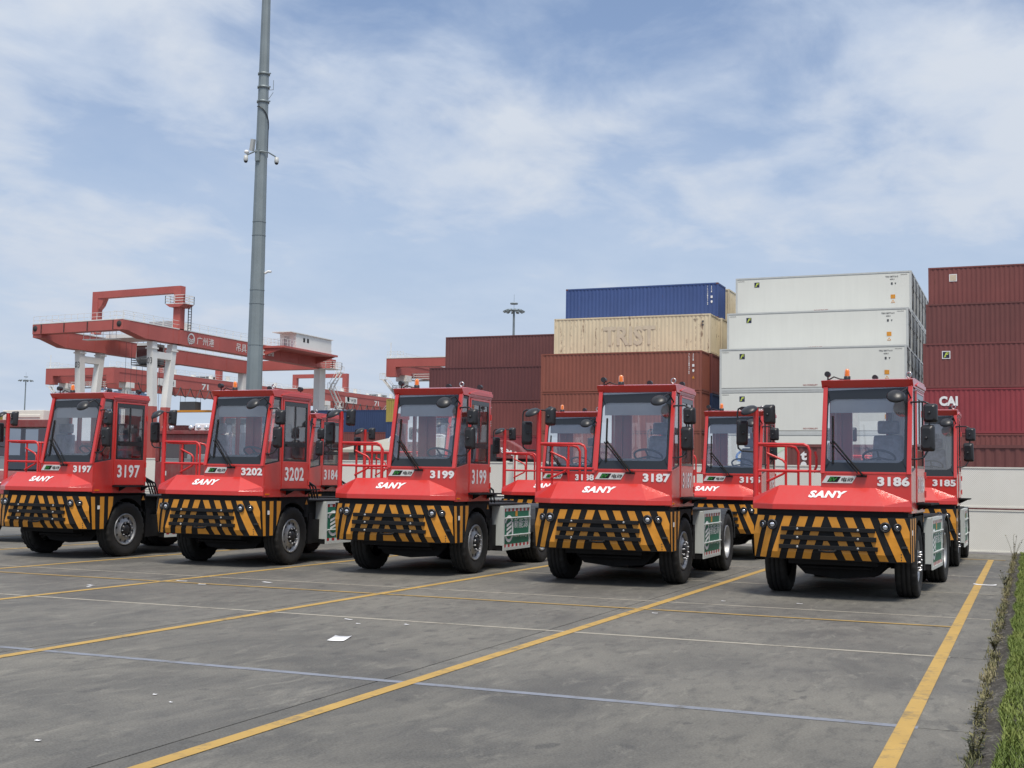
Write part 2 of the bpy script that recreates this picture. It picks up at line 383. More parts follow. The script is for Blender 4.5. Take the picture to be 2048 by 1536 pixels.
# ------------------------------------------------------------------ kerb, soil and grass on the right
def soilm():
    M = MatB('soil'); a = M.noise(6, 8, .7); c = M.noise(40, 4, .6)
    M.set(Base_Color=M.ramp(M.mix(.4, a, c), [(.3, (.02, .018, .015)), (.52, (.055, .049, .04)), (.66, (.20, .19, .165))]), Roughness=.95)
    M.bump(M.mix(.5, a, c), .8, .03); return M.m
m_soil = soilm()
def verge(xa, xb, z0, z1, nx, ny, jitter, name, m):
    v = MB(); rr = random.Random(3); vs = []
    for j in range(ny+1):
        y = -6+38.1*j/ny
        for i in range(nx+1):
            t = i/nx; vs.append((xa+(xb-xa)*t+(rr.uniform(-.02, .02) if 0 < i < nx else 0), y, z0+(z1-z0)*t+rr.uniform(-jitter, jitter)))
    fs = [(j*(nx+1)+i, j*(nx+1)+i+1, (j+1)*(nx+1)+i+1, (j+1)*(nx+1)+i) for j in range(ny) for i in range(nx)]
    v.add(vs, fs, True); return tag(v.obj(name, m), kind='structure')
verge(-.385, -.18, -.01, .055, 6, 700, .012, 'soil_strip', m_soil)
b = MB(); b.poly([(-.2, -6, .05), (14, -6, .05), (14, 32.1, .05), (-.2, 32.1, .05)]); tag(b.obj('lawn_soil', m_soil), kind='structure')
def leafmat(name, c0, c1, c2):
    M = MatB(name); a = M.noise(1.1, 4, .6); b_ = M.noise(14, 4, .65)
    M.set(Base_Color=M.ramp(M.mix(.5, a, b_), [(.34, c0), (.5, c1), (.66, c2)]), Roughness=.55, Specular_IOR_Level=.3)
    return M.m
m_grass = leafmat('grass_blades', (.07, .115, .02), (.145, .19, .038), (.225, .25, .066))
m_weed = leafmat('weed_leaves', (.07, .085, .03), (.17, .155, .07), (.30, .25, .14))
def blades(name, spots, m, hmin, hmax, wd, lean):
    v = MB(); rr = random.Random(11)
    for (x, y, k) in spots:
        h_ = rr.uniform(hmin, hmax)*k; a = rr.uniform(0, 2*PI); w_ = wd*rr.uniform(.6, 1.3); ln = rr.uniform(.1, lean)*h_
        dx, dy = math.cos(a), math.sin(a); ux, uy = -dy*w_, dx*w_; z0 = .035
        mxx, myy = x+dx*ln*.35, y+dy*ln*.35
        v.add([(x-ux, y-uy, z0), (x+ux, y+uy, z0), (mxx+ux*.8, myy+uy*.8, z0+h_*.6), (mxx-ux*.8, myy-uy*.8, z0+h_*.6), (x+dx*ln, y+dy*ln, z0+h_)],
              [(0, 1, 2, 3), (3, 2, 4)])
    return v.obj(name, m)
rr = random.Random(5); sp_ = []
for _ in range(90000):
    y = 3+29*rr.random()**1.3; x = -.21+1.0*rr.random()**1.7+.02*math.sin(y*3.1)
    sp_.append((x+.02, y, .55+.4*(.5+.5*math.sin(x*9+y*1.7))*(.5+.5*math.sin(y*.9+2))+rr.random()*.2))
for _ in range(9000): sp_.append((rr.uniform(.8, 6), rr.uniform(3, 32), 1.))
tag(blades('grass', sp_, m_grass, .035, .095, .0042, .9), kind='stuff')
sp_ = []
for _ in range(330):
    y = 5+27*rr.random()**1.15; cx_ = -.335+rr.gauss(0, .018); k = rr.uniform(.3, 1.0)*(.35+.65*(math.sin(y*1.9)*math.sin(y*.7+1)>-.15))
    for _ in range(rr.randint(8, 22)): sp_.append((cx_+rr.gauss(0, .022), y+rr.gauss(0, .10), k*rr.uniform(.5, 1.2)))
tag(blades('weeds', sp_, m_weed, .03, .085, .0045, 1.3), kind='stuff')
# a few tall leafy weeds that can be told apart
def weed(x, y, hgt, n, lab, seed):
    r_ = random.Random(seed); root = empty('weed_plant', (x, y, 0), label=lab, cat='weed', group='tall weeds along the kerb')
    st = MB(); lf = MB()
    for _ in range(n):
        a = r_.uniform(0, 2*PI); l = hgt*r_.uniform(.55, 1); tip = Vector((math.cos(a)*l*.4, math.sin(a)*l*.4, l))
        st.tube([(0, 0, 0), tip*.5+Vector((0, 0, l*.08)), tip], .003, 4)
        for q in range(9):
            t = .25+.75*q/8; p = tip*t; b2 = r_.uniform(0, 2*PI); d = Vector((math.cos(b2), math.sin(b2), r_.uniform(-.1, .5)))*.05; s2 = Vector((-d.y, d.x, 0))*.3
            lf.poly([p, p+d*.5+s2, p+d, p+d*.5-s2])
    st.obj('stem', m_weed, root); lf.obj('foliage', m_weed, root)
weed(-.37, 9.3, .20, 6, 'bushiest weed leaning over the concrete nearest the camera', 1)
weed(-.33, 8.1, .20, 6, 'leafy weed at the kerb just in front of the bushiest one', 2)
weed(-.34, 13.4, .18, 7, 'low green weed beside the yellow bay line halfway along the kerb', 3)
weed(-.38, 21.6, .30, 9, 'weed growing beside the white plastic strip at the kerb', 4)
weed(-.33, 29.6, .62, 6, 'tallest thin weed at the far end of the lawn against the white fence', 5)

# ------------------------------------------------------------------ litter on the pavement
m_paper = simple('paper_white', (.82, .82, .83), .6, var=.04)
def sheet(x, y, w_, d_, rz, lab, cat='paper', grp=None, curl=.02):
    v = MB(); vs = []; n = 6
    for j in range(3):
        for i in range(n+1):
            t = i/n; z = .008+curl*max(0, abs(t-.5)*2-.55)*(1.6 if j == 2 else .6); vs.append(((t-.5)*w_, (j/2-.5)*d_, z))
    v.add(vs, [(j*(n+1)+i, j*(n+1)+i+1, (j+1)*(n+1)+i+1, (j+1)*(n+1)+i) for j in range(2) for i in range(n)], True)
    o = v.obj('paper_sheet' if cat == 'paper' else 'plastic_strip', m_paper, None, (x, y, 0)); o.rotation_euler.z = rz
    so = o.modifiers.new('thick', 'SOLIDIFY'); so.thickness = .002
    tag(o, lab, cat, grp); return o
sheet(-6.43, 11.0, .17, .36, .30, 'white sheet of paper lying alone on the bare concrete', curl=.012)
sheet(-.70, 22.1, .36, .13, -.1, 'white plastic strip lying across the right yellow line by the kerb', 'litter')
sc_ = [(-11.9, 15.6, .35, .07), (-10.7, 16.1, .3, .12), (-11.3, 15.3, .2, .1), (-12.5, 14.3, .2, .12), (-12.35, 14.1, .1, .1), (-11.5, 10.6, .3, .03), (-7.2, 12.5, .2, .06),
       (-6.9, 12.2, .08, .05), (-6.4, 12.4, .1, .06), (-4.3, 15.0, .12, .06), (-3.9, 17.0, .1, .05), (-2.9, 17.2, .14, .05), (-5.6, 6.0, .06, .05), (-6.0, 7.6, .05, .05), (-5.7, 7.4, .05, .03)]
sl_ = iter(('long paper scrap nearest the middle front tractor', 'widest paper scrap of the far cluster', 'narrow paper scrap of the far cluster', 'paper scrap of the far cluster toward the grey pole', 'tiny torn paper scrap below the far cluster',
 'thin pale paper sliver above the long yellow line on the bare slab', 'pale sliver of paper behind the lone white sheet', 'tiny crumb of paper behind the lone white sheet', 'small flat paper scrap behind the lone white sheet',
 'paper scrap on the pale joint before the second tractor from the grass', 'small paper scrap under the shadow edge of the brown stack tractor', 'paper scrap between the two tractors nearest the grass', 'lowest tiny paper crumb near the camera', 'upper paper crumb near the camera', 'paper crumb beside the dark slab joint near the camera'))
for x, y, w_, d_ in sc_:
    sheet(x, y, w_*.6, d_*.5, random.uniform(-.4, .4), next(sl_), 'paper', 'scraps of paper on the yard', .004)

# ------------------------------------------------------------------ perforated white fence
def perfm():
    M = MatB('perforated_white_steel'); g_ = M.n('ShaderNodeNewGeometry'); sp = M.n('ShaderNodeSeparateXYZ'); M.l(g_.outputs['Position'], sp.inputs[0])
    def mm(op, a, b_=None):
        n = M.n('ShaderNodeMath', operation=op)
        for i, v in enumerate((a, b_)):
            if v is None: continue
            if isinstance(v, (int, float)): n.inputs[i].default_value = v
            else: M.l(v, n.inputs[i])
        return n.outputs[0]
    P = .048; u = mm('DIVIDE', sp.outputs[0], P); v = mm('DIVIDE', sp.outputs[2], P*.5)
    row = mm('FLOOR', v); odd = mm('MULTIPLY', mm('MODULO', row, 2.), .5)
    fu = mm('SUBTRACT', mm('FRACT', mm('ADD', mm('ADD', u, 2000.), odd)), .5); fv = mm('MULTIPLY', mm('SUBTRACT', mm('FRACT', v), .5), .5)
    d = mm('SQRT', mm('ADD', mm('MULTIPLY', fu, fu), mm('MULTIPLY', fv, fv)))
    hole = mm('LESS_THAN', d, .14)
    base = M.ramp(M.noise(.8, 5, .6), [(.3, srgb(224, 222, 212)), (.7, srgb(236, 234, 226))])
    M.set(Base_Color=M.mix(hole, base, srgb(188, 184, 176)), Roughness=.5); return M.m
m_perf = perfm(); m_fence = simple('fence_frame_white', srgb(222, 220, 210), .5, var=.05, coord='pos')
fen = empty('perforated_fence', (0, 32.3, 0), label='white perforated steel fence of two panel rows behind the tractors', cat='fence')
FW = 3.0
def panel_mesh(z0, z1):
    v = MB(); f = .035
    v.box(f, FW-f-.02, -.006, .006, z0+f, z1-f, 0)
    v.box(0, FW-.02, -.02, .02, z0, z0+f, 1); v.box(0, FW-.02, -.02, .02, z1-f, z1, 1); v.box(0, f, -.02, .02, z0+f, z1-f, 1); v.box(FW-.02-f, FW-.02, -.02, .02, z0+f, z1-f, 1)
    return v.mesh('panel', [m_perf, m_fence])
pm0, pm1 = panel_mesh(.03, 1.06), panel_mesh(1.10, 2.09)
pb = MB(); pb.box(-.05, .05, .03, .13, 0, 2.12); pmm = pb.mesh('post', m_fence)
for i in range(-14, 3):
    x = -1.62+FW*i
    for pm in (pm0, pm1): link('panel', pm, fen, (x, 0, 0))
    link('post', pmm, fen, (x-.01, 0, 0))
pb = MB(); pb.tube([(0, -.09, 0), (0, -.09, 2.32)], .07, 10); pb.ellipsoid((0, -.09, 2.32), (.07, .07, .05), 10, 5)
bo = pb.obj('bollard_post', m_fence, None, (-13.25, 32.15, 0)); tag(bo, 'round topped white post standing in front of the perforated fence', 'post')
# ------------------------------------------------------------------ terminal tractor (x right seen from the front, y rearward, z up; origin under the front axle)
YC, YK, XK, XE = -1.235, -1.08, .78, 1.09        # bumper centre plane, corner plane, crease, edge
def bfy(x, z, off=0.):                            # y of the bumper's face at x, z
    ax = abs(x); t = max(0, (ax-XK)/(XE-XK)); ch = max(0, (.66-z)/.105)*.06
    y = YC+(YK-YC)*t
    y += ch*(1 if ax <= XK else max(0, 1-t*2))+ (max(0, (.9-z)/.36)*.07*t)
    return y-off
def make_truck():
    R = empty('terminal_tractor')
    # ---- hood
    zl0, zl1, zt = 1.26, 1.337, 1.605
    F1, F0, LC, TC, CC = (.77, -1.285), (-.77, -1.285), 1.115, .66, 1.05
    b = MB()
    v = [(-LC, -CC, zl0), F0+(zl0,), F1+(zl0,), (LC, -CC, zl0),
         (-LC, -CC, zl1), (F0[0], F0[1], zl1), (F1[0], F1[1], zl1), (LC, -CC, zl1),
         (-LC, -CC+.02, 1.42), (-.73, -1.03, zt), (TC-.04, -1.03, zt), (LC, -CC+.02, 1.424),
         (-LC, -.90, zl0), (LC-.01, -.90, zl0), (-LC, -.90, 1.42), (-.73, -.90, zt), (TC-.04, -.90, zt), (LC-.01, -.90, 1.42)]
    f = [(0, 1, 5, 4), (1, 2, 6, 5), (2, 3, 7, 6), (5, 6, 10, 9), (4, 5, 9, 8), (6, 7, 11, 10), (8, 9, 15, 14), (9, 10, 16, 15), (10, 11, 17, 16),
         (0, 4, 8, 14, 12), (3, 13, 17, 11, 7), (12, 14, 15, 16, 17, 13), (0, 12, 13, 3, 2, 1)]
    b.add(v, f); hood = b.obj('hood', m_red, R, bevel=.006)
    t = MB(); z0, z1 = 1.432, 1.532
    yy = lambda z: -1.285+(z-zl1)/(zt-zl1)*.255
    put_text(t, 'SANY', (-.285, yy(z0), z0), (.535, 0, 0), (0.0, yy(z1)-yy(z0), z1-z0), .007, bold=.052, shear=.26, space=1.12); t.obj('brand_lettering', m_white, hood)
    # ---- dark gap and front structure
    b = MB(); b.prism([(-1.06, -1.02), (-.75, -1.2), (.75, -1.2), (1.06, -1.02), (1.06, -.4), (-1.06, -.4)], 'z', 1.12, 1.275); b.obj('front_structure', m_black, R)
    # ---- bumper
    b = MB(); zs = [.555, .66, .78, .9, 1.04, 1.18]
    cs = [XK+(XE-XK)*k/3 for k in range(4)]; xs_ = [-c for c in cs[::-1]]+cs; nx_ = len(xs_)
    vs = [(x, bfy(x, z), z) for z in zs for x in xs_]
    fs = [q for j in range(5) for i in range(nx_-1) for q in ((j*nx_+i, j*nx_+i+1, (j+1)*nx_+i+1), (j*nx_+i, (j+1)*nx_+i+1, (j+1)*nx_+i))]
    b.add(vs, fs)
    for sgn in (-1, 1):                            # side returns
        x = sgn*XE; poly = [(YK, 1.18), (-.42, 1.18), (-.42, .98), (-.66, .54), (YK+.075, .555)]
        b.prism(poly, 'x', x-sgn*.03, x+sgn*.002)
    b.poly([(-XE, YK, 1.18), (-XK, YC, 1.18), (XK, YC, 1.18), (XE, YK, 1.18), (XE, -.5, 1.18), (-XE, -.5, 1.18)])
    b.poly([(x, bfy(x, .555), .555) for x in xs_][::-1]+[(-1.0, -.8, .56), (1.0, -.8, .56)])
    bump = b.obj('bumper', m_black, R)
    st = MB()
    def stripe(poly):                              # poly in (x, z): cut at creases, laid on the face
        for lo, hi in zip(xs_[:-1], xs_[1:]):
            for za, zb in zip(zs[:-1], zs[1:]):
                q = clip(clip(clip(clip(poly, 1, 0, -lo), -1, 0, hi), 0, 1, -za), 0, -1, zb)
                if len(q) > 2: st.poly([(x, bfy(min(max(x, lo+1e-4), hi-1e-4), z, .007), z) for x, z in q])
    def band(xt, wdt, sl): stripe([(xt, 1.168), (xt+sl*.598, .57), (xt+wdt+sl*.598, .57), (xt+wdt, 1.168)])
    sl = -.335
    for xt in (-.62, -.395, -.17): band(xt, .12, sl)
    for xt in (0.0, .23, .46): band(xt, .12, .40)
    band(.69, .118, .385); band(.912, .112, .36)
    band(-.83, .10, -.28); band(-1.02, .11, -.28)
    stripe([(-.06, .83), (-.115, .57), (.125, .57), (.07, .70), (.0, .83)])
    st.obj('hazard_stripes', m_yellow, bump)
    for z0, z1, hw in ((.962, 1.022, .65), (.836, .902, .665), (.708, .768, .685)):
        g_ = MB(); g_.box(-hw, hw, YC-.05, YC+.01, z0, z1)
        gb = g_.obj('grille_bar', m_black, bump, bevel=.006)
        k = MB()
        for x in (-.42, .42): k.lathe([(0, -.012), (.016, -.012), (.018, 0)], 10, 'y', (x, YC-.05, (z0+z1)/2))
        k.obj('bolt', m_rim, gb)
    for sgn in (-1, 1):                            # side stripes
        st = MB(); x = sgn*(XE+.005)
        for q in ([(-1.05, 1.165), (-.94, 1.165), (-.90, .56), (-.98, .56)], [(-.80, 1.165), (-.68, 1.165), (-.67, .56), (-.78, .56)], [(-.57, 1.165), (-.43, 1.165), (-.44, 1.0), (-.56, .72)]):
            p = [(x, y, z) for y, z in q]; st.poly(p if sgn > 0 else p[::-1])
        st.obj('side_hazard_stripes', m_yellow, bump)
    for x, r_ in ((.785, .062), (.93, .047), (-.785, .062), (-.93, .047)):
        z = 1.043; y = bfy(x, z); a = math.atan2(YK-YC, XE-XK)*(1 if x > 0 else -1) if abs(x) > XK+.02 else 0
        h = MB(); h.lathe([(r_+.012, .0), (r_+.012, -.022), (r_*.78, -.03), (r_*.74, -.012)], 20, 'y'); ho = h.obj('headlight', m_plastic, R, (x, y, z)); ho.rotation_euler.z = a
        k = MB(); k.lathe([(r_*.76, -.010), (r_*.60, -.016), (r_*.58, -.022)], 16, 'y', mi=1); k.lathe([(r_*.58, -.016), (r_*.4, -.026), (0, -.030)], 16, 'y'); k.box(-r_*.5, r_*.5, -.034, -.028, -.004, .004, 1); k.obj('lens', [m_lamp, m_hub], ho)
        if r_ < .05:
            k = MB(); k.lathe([(r_*.34, -.036), (0, -.038)], 10, 'y'); k.obj('bulb', m_hub, ho)
    b = MB(); b.box(.97, 1.06, bfy(1.0, .78)-.008, bfy(1.0, .78)+.03, .755, .785); b.obj('marker_light', m_plastic, R)
    for z in (.595, .635, .675): b = MB(); y = bfy(.98, z); b.box(.955, .985, y-.012, y+.02, z-.008, z+.008); b.obj('slot', m_dark, bump)
    b = MB(); b.box(XE+.003, XE+.009, -.86, -.80, .93, 1.0); b.obj('sticker', m_white, bump)
    b = MB(); b.tube([(-.12, YC-.03, .71), (-.1, YC-.10, .69), (0, YC-.12, .685), (.1, YC-.10, .69), (.12, YC-.03, .71)], .016, 8); b.obj('tow_hook', m_chassis, R)
    # ---- chassis
    b = MB()
    for x in (-.42, .34): b.box(x, x+.08, -.95, 4.25, .62, .86)
    for y in (-.9, .9, 2.2, 4.1): b.box(-.34, .34, y, y+.09, .64, .84)
    b.box(-.62, .62, -.95, -.5, .48, .62); b.box(-.45, .55, .3, 1.9, .36, .66)
    b.prism([(-.66, .46), (-.50, .30), (.0, .25), (.5, .29), (.68, .46), (.68, .56), (-.66, .56)], 'y', -.35, .25)
    b.lathe([(0, -.12), (.13, -.12), (.15, 0), (.13, .12), (0, .12)], 16, 'x', (.02, 0, .40)); b.tube([(-.8, 0, .50), (.8, 0, .50)], .07, 10)
    b.tube([(-.7, 3.36, .52), (.7, 3.36, .52)], .08, 10); b.lathe([(0, -.2), (.2, -.16), (.24, 0), (.2, .16), (0, .2)], 16, 'x', (0, 3.36, .52))
    b.tube([(-.5, -.6, .42), (.5, -.55, .42)], .028, 8)
    b.obj('chassis', m_chassis, R)
    b = MB(); b.box(-1.08, 1.08, .5, 2.55, 1.15, 1.175); b.box(-.5, .5, 2.55, 4.3, .90, .94); b.obj('rear_deck', m_black, R)
    b = MB(); b.prism([(-.45, 3.0), (.45, 3.0), (.45, 3.5), (.2, 3.95), (.1, 3.5), (-.1, 3.5), (-.2, 3.95), (-.45, 3.5)], 'z', 1.12, 1.19); b.box(-.4, .4, 3.1, 3.5, .92, 1.12); b.obj('fifth_wheel', m_chassis, R)
    b = MB(); b.tube([(.55, .62, 1.18), (.55, .62, 1.62)], .13, 14); b.box(.05, .3, .58, .85, 1.17, 1.5); b.obj('air_tank', m_plastic, R)
    b = MB()
    for i in range(4):
        x = .75+.06*i; b.tube([(x, .58, 1.55), (x+.03, .72, 1.60-.03*i), (x+.08, .9, 1.42), (x+.05, 1.05, 1.2)], .016, 6)
    b.obj('air_hoses', m_plastic, R)
    # ---- wheels
    def tyre(w2, nm):
        prof = [(.30, -w2*.72), (.40, -w2), (.455, -w2*1.02), (.505, -w2*.97), (.525, -w2*.84), (.527, -w2*.46), (.512, -w2*.44), (.512, -w2*.38), (.528, -w2*.36),
                (.528, -w2*.05), (.512, -w2*.03), (.512, w2*.03), (.528, w2*.05), (.528, w2*.36), (.512, w2*.38), (.512, w2*.44), (.527, w2*.46), (.525, w2*.84), (.505, w2*.97), (.455, w2*1.02), (.40, w2), (.30, w2*.72)]
        m = MB(); m.lathe(prof, 72, 'x', mod=lambda i, j: (-.018 if j % 3 == 0 and (2 < i < 6 or 15 < i < 19) else 0)); return m.mesh(nm, m_rubber)
    tm = tyre(.155, 'tyre')
    def rim_front(sg):
        m = MB(); o = .0
        m.lathe([(.305, .10*sg), (.305, .13*sg), (.288, .135*sg), (.272, .115*sg), (.262, .085*sg), (.20, .10*sg), (.155, .125*sg), (.145, .135*sg)], 40, 'x')
        return m.mesh('rim', m_rim)
    def holes_front(sg):
        m = MB()
        for k in range(10):
            a = 2*PI*k/10; c, s_ = math.cos(a), math.sin(a); r_ = .228; vs = [(0, 0, 0)]
            ring = []
            for q in range(10):
                e = 2*PI*q/10; rr_ = r_+.030*math.cos(e); tt = .023*math.sin(e)
                ring.append(((.0975 if rr_ < .225 else .096)*sg*1.0+.004*sg, rr_*c-tt*s_, rr_*s_+tt*c))
            m.poly(ring if sg > 0 else ring[::-1])
        return m.mesh('vent_hole', m_dark)
    def hub_front(sg):
        m = MB(); m.lathe([(.15, .12*sg), (.13, .09*sg), (.095, .10*sg), (.085, .155*sg), (.06, .17*sg), (0, .172*sg)], 24, 'x', mi=0)
        for k in range(10):
            a = 2*PI*(k+.5)/10; m.lathe([(.014, .12*sg), (.014, .175*sg), (.008, .185*sg), (0, .186*sg)], 8, 'x', (0, .135*math.cos(a)*1.0, .135*math.sin(a)), mi=1)
        return m.mesh('hub', [m_hub, m_chrome])
    for sg in (1, -1):
        W = link('wheel', tm, R, (.935*sg, 0, .528))
        link('rim', rim_front(sg), W); link('vent_hole', holes_front(sg), W); link('hub', hub_front(sg), W)
    for sg in (1, -1):
        for x in (.965, .635):
            W = link('wheel', tm, R, (x*sg, 3.36, .528))
            m = MB()
            if x > .9: m.lathe([(.305, .10*sg), (.305, .135*sg), (.285, .14*sg), (.27, .12*sg), (.255, .02*sg), (.245, -.06*sg), (.16, -.075*sg), (.10, -.02*sg), (0, .0)], 40, 'x')
            else: m.lathe([(.305, -.12*sg), (.29, .1*sg), (.1, .1*sg), (0, .1*sg)], 24, 'x')
            m.obj('rim', m_rim, W)
    # ---- fenders
    for sg in (1, -1):
        b = MB(); xo = 1.085*sg; xi = .72*sg
        arc = [(-.02+.60*math.cos(a), .53+.60*math.sin(a)) for a in [math.radians(d) for d in range(140, 14, -9)]]
        poly = arc+[(.57, .38), (.72, .36), (.72, .90), (.54, .98), (.52, 1.215), (-.42, 1.215), (-.42, 1.0)]
        # outer skin as quads between arch and outline
        top = lambda y: 1.215 if y < .5 else .9
        for i in range(len(arc)-1):
            (ya, za), (yb, zb) = arc[i], arc[i+1]; q = [(xo, ya, za), (xo, yb, zb), (xo, yb, top(yb)), (xo, ya, top(ya))]
            b.poly(q if sg > 0 else q[::-1])
            b.poly([(xo, ya, za), (xi, ya, za), (xi, yb, zb), (xo, yb, zb)])
        b.box(min(xo, xi), max(xo, xi), .56, .70, .36, .92); b.box(min(xi, xi+.28*sg), max(xi, xi+.28*sg), .70, 1.095, .36, .80); b.box(min(xi, xi+.2*sg), max(xi, xi+.2*sg), .54, 1.09, .80, 1.15); b.box(min(xo, xi), max(xo, xi), .40, .54, .86, 1.215)
        b.box(min(xo, xi), max(xo, xi), -.46, .52, 1.19, 1.232)
        b.obj('fender', m_chassis, R)
        b = MB(); ro, ri = .62, .595                # rear arch
        pts = [(3.36+ro*math.cos(a), .53+ro*math.sin(a)) for a in [math.radians(d) for d in range(172, 0, -12)]]
        pin = [(3.36+ri*math.cos(a), .53+ri*math.sin(a)) for a in [math.radians(d) for d in range(172, 0, -12)]]
        xa, xb = sorted((.45*sg, 1.13*sg))
        for i in range(len(pts)-1):
            a0, a1, c0, c1 = pts[i], pts[i+1], pin[i], pin[i+1]
            b.poly([(xa, *a0), (xb, *a0), (xb, *a1), (xa, *a1)]); b.poly([(xa, *c1), (xb, *c1), (xb, *c0), (xa, *c0)])
            b.poly([(xb, *c0), (xb, *c1), (xb, *a1), (xb, *a0)]); b.poly([(xa, *a0), (xa, *a1), (xa, *c1), (xa, *c0)])
        b.obj('rear_fender', m_plastic, R)
        tri = MB(); x = 1.093*sg; q = [(x, .40, 1.09), (x, .50, 1.09), (x, .45, 1.18)]; tri.poly(q if sg > 0 else q[::-1])
        tri.obj('warning_sticker', m_yellow, R)
    # ---- battery boxes
    for sg in (1, -1):
        xo = 1.13*sg; xi = .47*sg; xa, xb = sorted((xi, xo))
        b = MB(); b.box(xa, xb, 1.10, 2.5, .42, 1.135)
        bat = b.obj('battery_box', m_greybox, R, bevel=.008)
        b = MB(); xa2, xb2 = sorted((xo, xo+.022*sg)); e = .035
        b.box(xa2, xb2, 1.10, 2.5, 1.09, 1.14); b.box(xa2, xb2, 1.10, 2.5, .335, .385); b.box(xa2, xb2, 1.10, 1.10+e, .385, 1.09); b.box(xa2, xb2, 2.5-e, 2.5, .385, 1.09); b.obj('door_frame', m_greybox, bat)
        b = MB(); x = xo+.004*sg; P = lambda y, z, d=0: (x+d*sg, y, z)
        def q4(mb, y0, y1, z0, z1, d=0, mi=0):
            p = [P(y0, z0, d), P(y1, z0, d), P(y1, z1, d), P(y0, z1, d)]; mb.poly(p if sg > 0 else p[::-1], mi)
        q4(b, 1.145, 2.455, .385, 1.09)
        for k in range(13):
            y0 = 1.145+1.31*k/13
            for z0, z1 in ((1.035, 1.088), (.388, .44)): q4(b, y0, y0+1.31/13, z0, z1, .003, 1 if k % 2 == 0 else 2)
        q4(b, 1.72, 1.84, .94, 1.035, .003, 3)
        b.obj('green_panel', [m_green, m_redsq, m_plate, m_yellow], bat)
        t = MB()
        if sg > 0: put_text(t, '新能源', (x, 1.66, .72), (0, .74, 0), (0, 0, .185), .006); put_text(t, 'New Energy', (x, 1.66, .54), (0, .72, 0), (0, 0, .075), .006)
        else: put_text(t, '新能源', (x, 1.94, .72), (0, -.74, 0), (0, 0, .185), .006); put_text(t, 'New Energy', (x, 1.94, .54), (0, -.72, 0), (0, 0, .075), .006)
        yc = 1.39 if sg > 0 else 2.21; zc = .72                       # ring emblem with a truck outline
        for a0, a1 in ((40, 150), (220, 330)):
            for d in range(a0, a1, 11):
                pa, pb_ = math.radians(d), math.radians(d+11); r0, r1 = .19, .245; d_ = .006
                q = [P(yc+r0*math.cos(pa), zc+r0*math.sin(pa), d_), P(yc+r1*math.cos(pa), zc+r1*math.sin(pa), d_), P(yc+r1*math.cos(pb_), zc+r1*math.sin(pb_), d_), P(yc+r0*math.cos(pb_), zc+r0*math.sin(pb_), d_)]
                t.poly(q if sg > 0 else q[::-1])
        for k in range(3):
            z0 = .60+.075*k; p = [P(yc-.12, z0, .006), P(yc+.13, z0+.07, .006), P(yc+.13, z0+.115, .006), P(yc-.12, z0+.045, .006)]; t.poly(p if sg > 0 else p[::-1])
        q4(t, yc+.15, yc+.22, .56, .84, .006)
        t.obj('panel_lettering', m_white, bat)
        for z in (.915, .60):
            k = MB(); k.tube([(xo+.03*sg, 1.14, z), (xo+.03*sg, 2.47, z)], .013, 8)
            for y in (1.18, 1.8, 2.4): k.tube([(xo, y, z), (xo+.03*sg, y, z)], .012, 6)
            k.obj('rail', m_greybox, bat)
        k = MB()
        for z in (.45, .72, 1.0): k.tube([(xo+.015*sg, 2.505, z-.03), (xo+.015*sg, 2.505, z+.03)], .014, 8)
        k.obj('hinge', m_rim, bat)
        b = MB(); b.box(xa+.05, xb-.02, 1.11, 1.7, .33, .42); b.obj('battery_tray', m_chassis, bat)
    # ---- cab shell
    xl, xr, yf, yr = -.13, 1.11, -1.05, .48
    b = MB(); T = .035
    b.box(xl, xr, yf, yf+T, 1.25, 1.795)                                              # front lower
    b.prism([(yf+T, 1.235), (yf+T, 1.80), (-.53, 1.872), (-.53, 1.235)], 'x', xr-T, xr)          # right front side below quarter window
    b.box(xr-T, xr, -.53, yr, 1.235, 1.372)                                            # skirt below door
    b.box(xr-T-.01, xr, -.535, -.475, 1.372, 3.04); b.box(xr-T-.01, xr, .425, yr, 1.372, 3.04); b.box(xr-T-.01, xr, -.475, .425, 3.0, 3.04)
    b.box(xl, xl+T, yf+T, yr, 1.25, 1.88); b.box(xl, xl+T, -.12, -.02, 1.88, 3.04); b.box(xl, xl+T, .40, yr, 1.88, 3.04); b.box(xl, xl+T, -.8, .4, 2.92, 3.04)
    b.box(xl+T, xr-T, yr-T, yr, 1.25, 1.98); b.box(xl+T, .06, yr-T, yr, 1.98, 3.04); b.box(.56, .66, yr-T, yr, 1.98, 3.04); b.box(1.02, xr-T, yr-T, yr, 1.98, 3.04); b.box(xl+T, xr-T, yr-T, yr, 2.9, 3.04)
    b.box(xl+T, xr-T, yf+T, yr-T, 1.36, 1.40)
    b.box(-1.08, xl, -.92, .46, 1.25, 1.40)                                           # side platform
    b.bar((xr-.028, -1.052, 1.775), (xr-.028, -.80, 3.03), .062, .062); b.bar((xl+.028, -1.052, 1.775), (xl+.028, -.80, 3.03), .062, .062)
    b.box(xl, xr, yf-.006, yf+.02, 1.775, 1.81)
    cab = b.obj('cab', m_red, R, bevel=.006)
    b = MB(); prof = [(-.795, 3.02), (-.875, 3.128), (-.62, 3.158), (yr+.01, 3.15), (yr+.01, 3.02)]
    b.prism(prof, 'x', xl-.03, xr+.01)
    b.prism([(-.55, 3.07), (-.28, 3.12), (yr+.012, 3.11), (yr+.012, 3.05), (-.55, 3.05)], 'x', xr+.009, xr+.03)
    roof = b.obj('roof', m_red, R, bevel=.005)
    def wsp(x, t, off=0): return (x, -1.05+.25*t-.0-off, 1.80+1.222*t)         # windscreen plane, t 0..1
    g = MB(); g.poly([wsp(xl+.05, 0), wsp(xr-.05, 0), wsp(xr-.05, 1), wsp(xl+.05, 1)]); ws = g.obj('windscreen', m_glass, R)
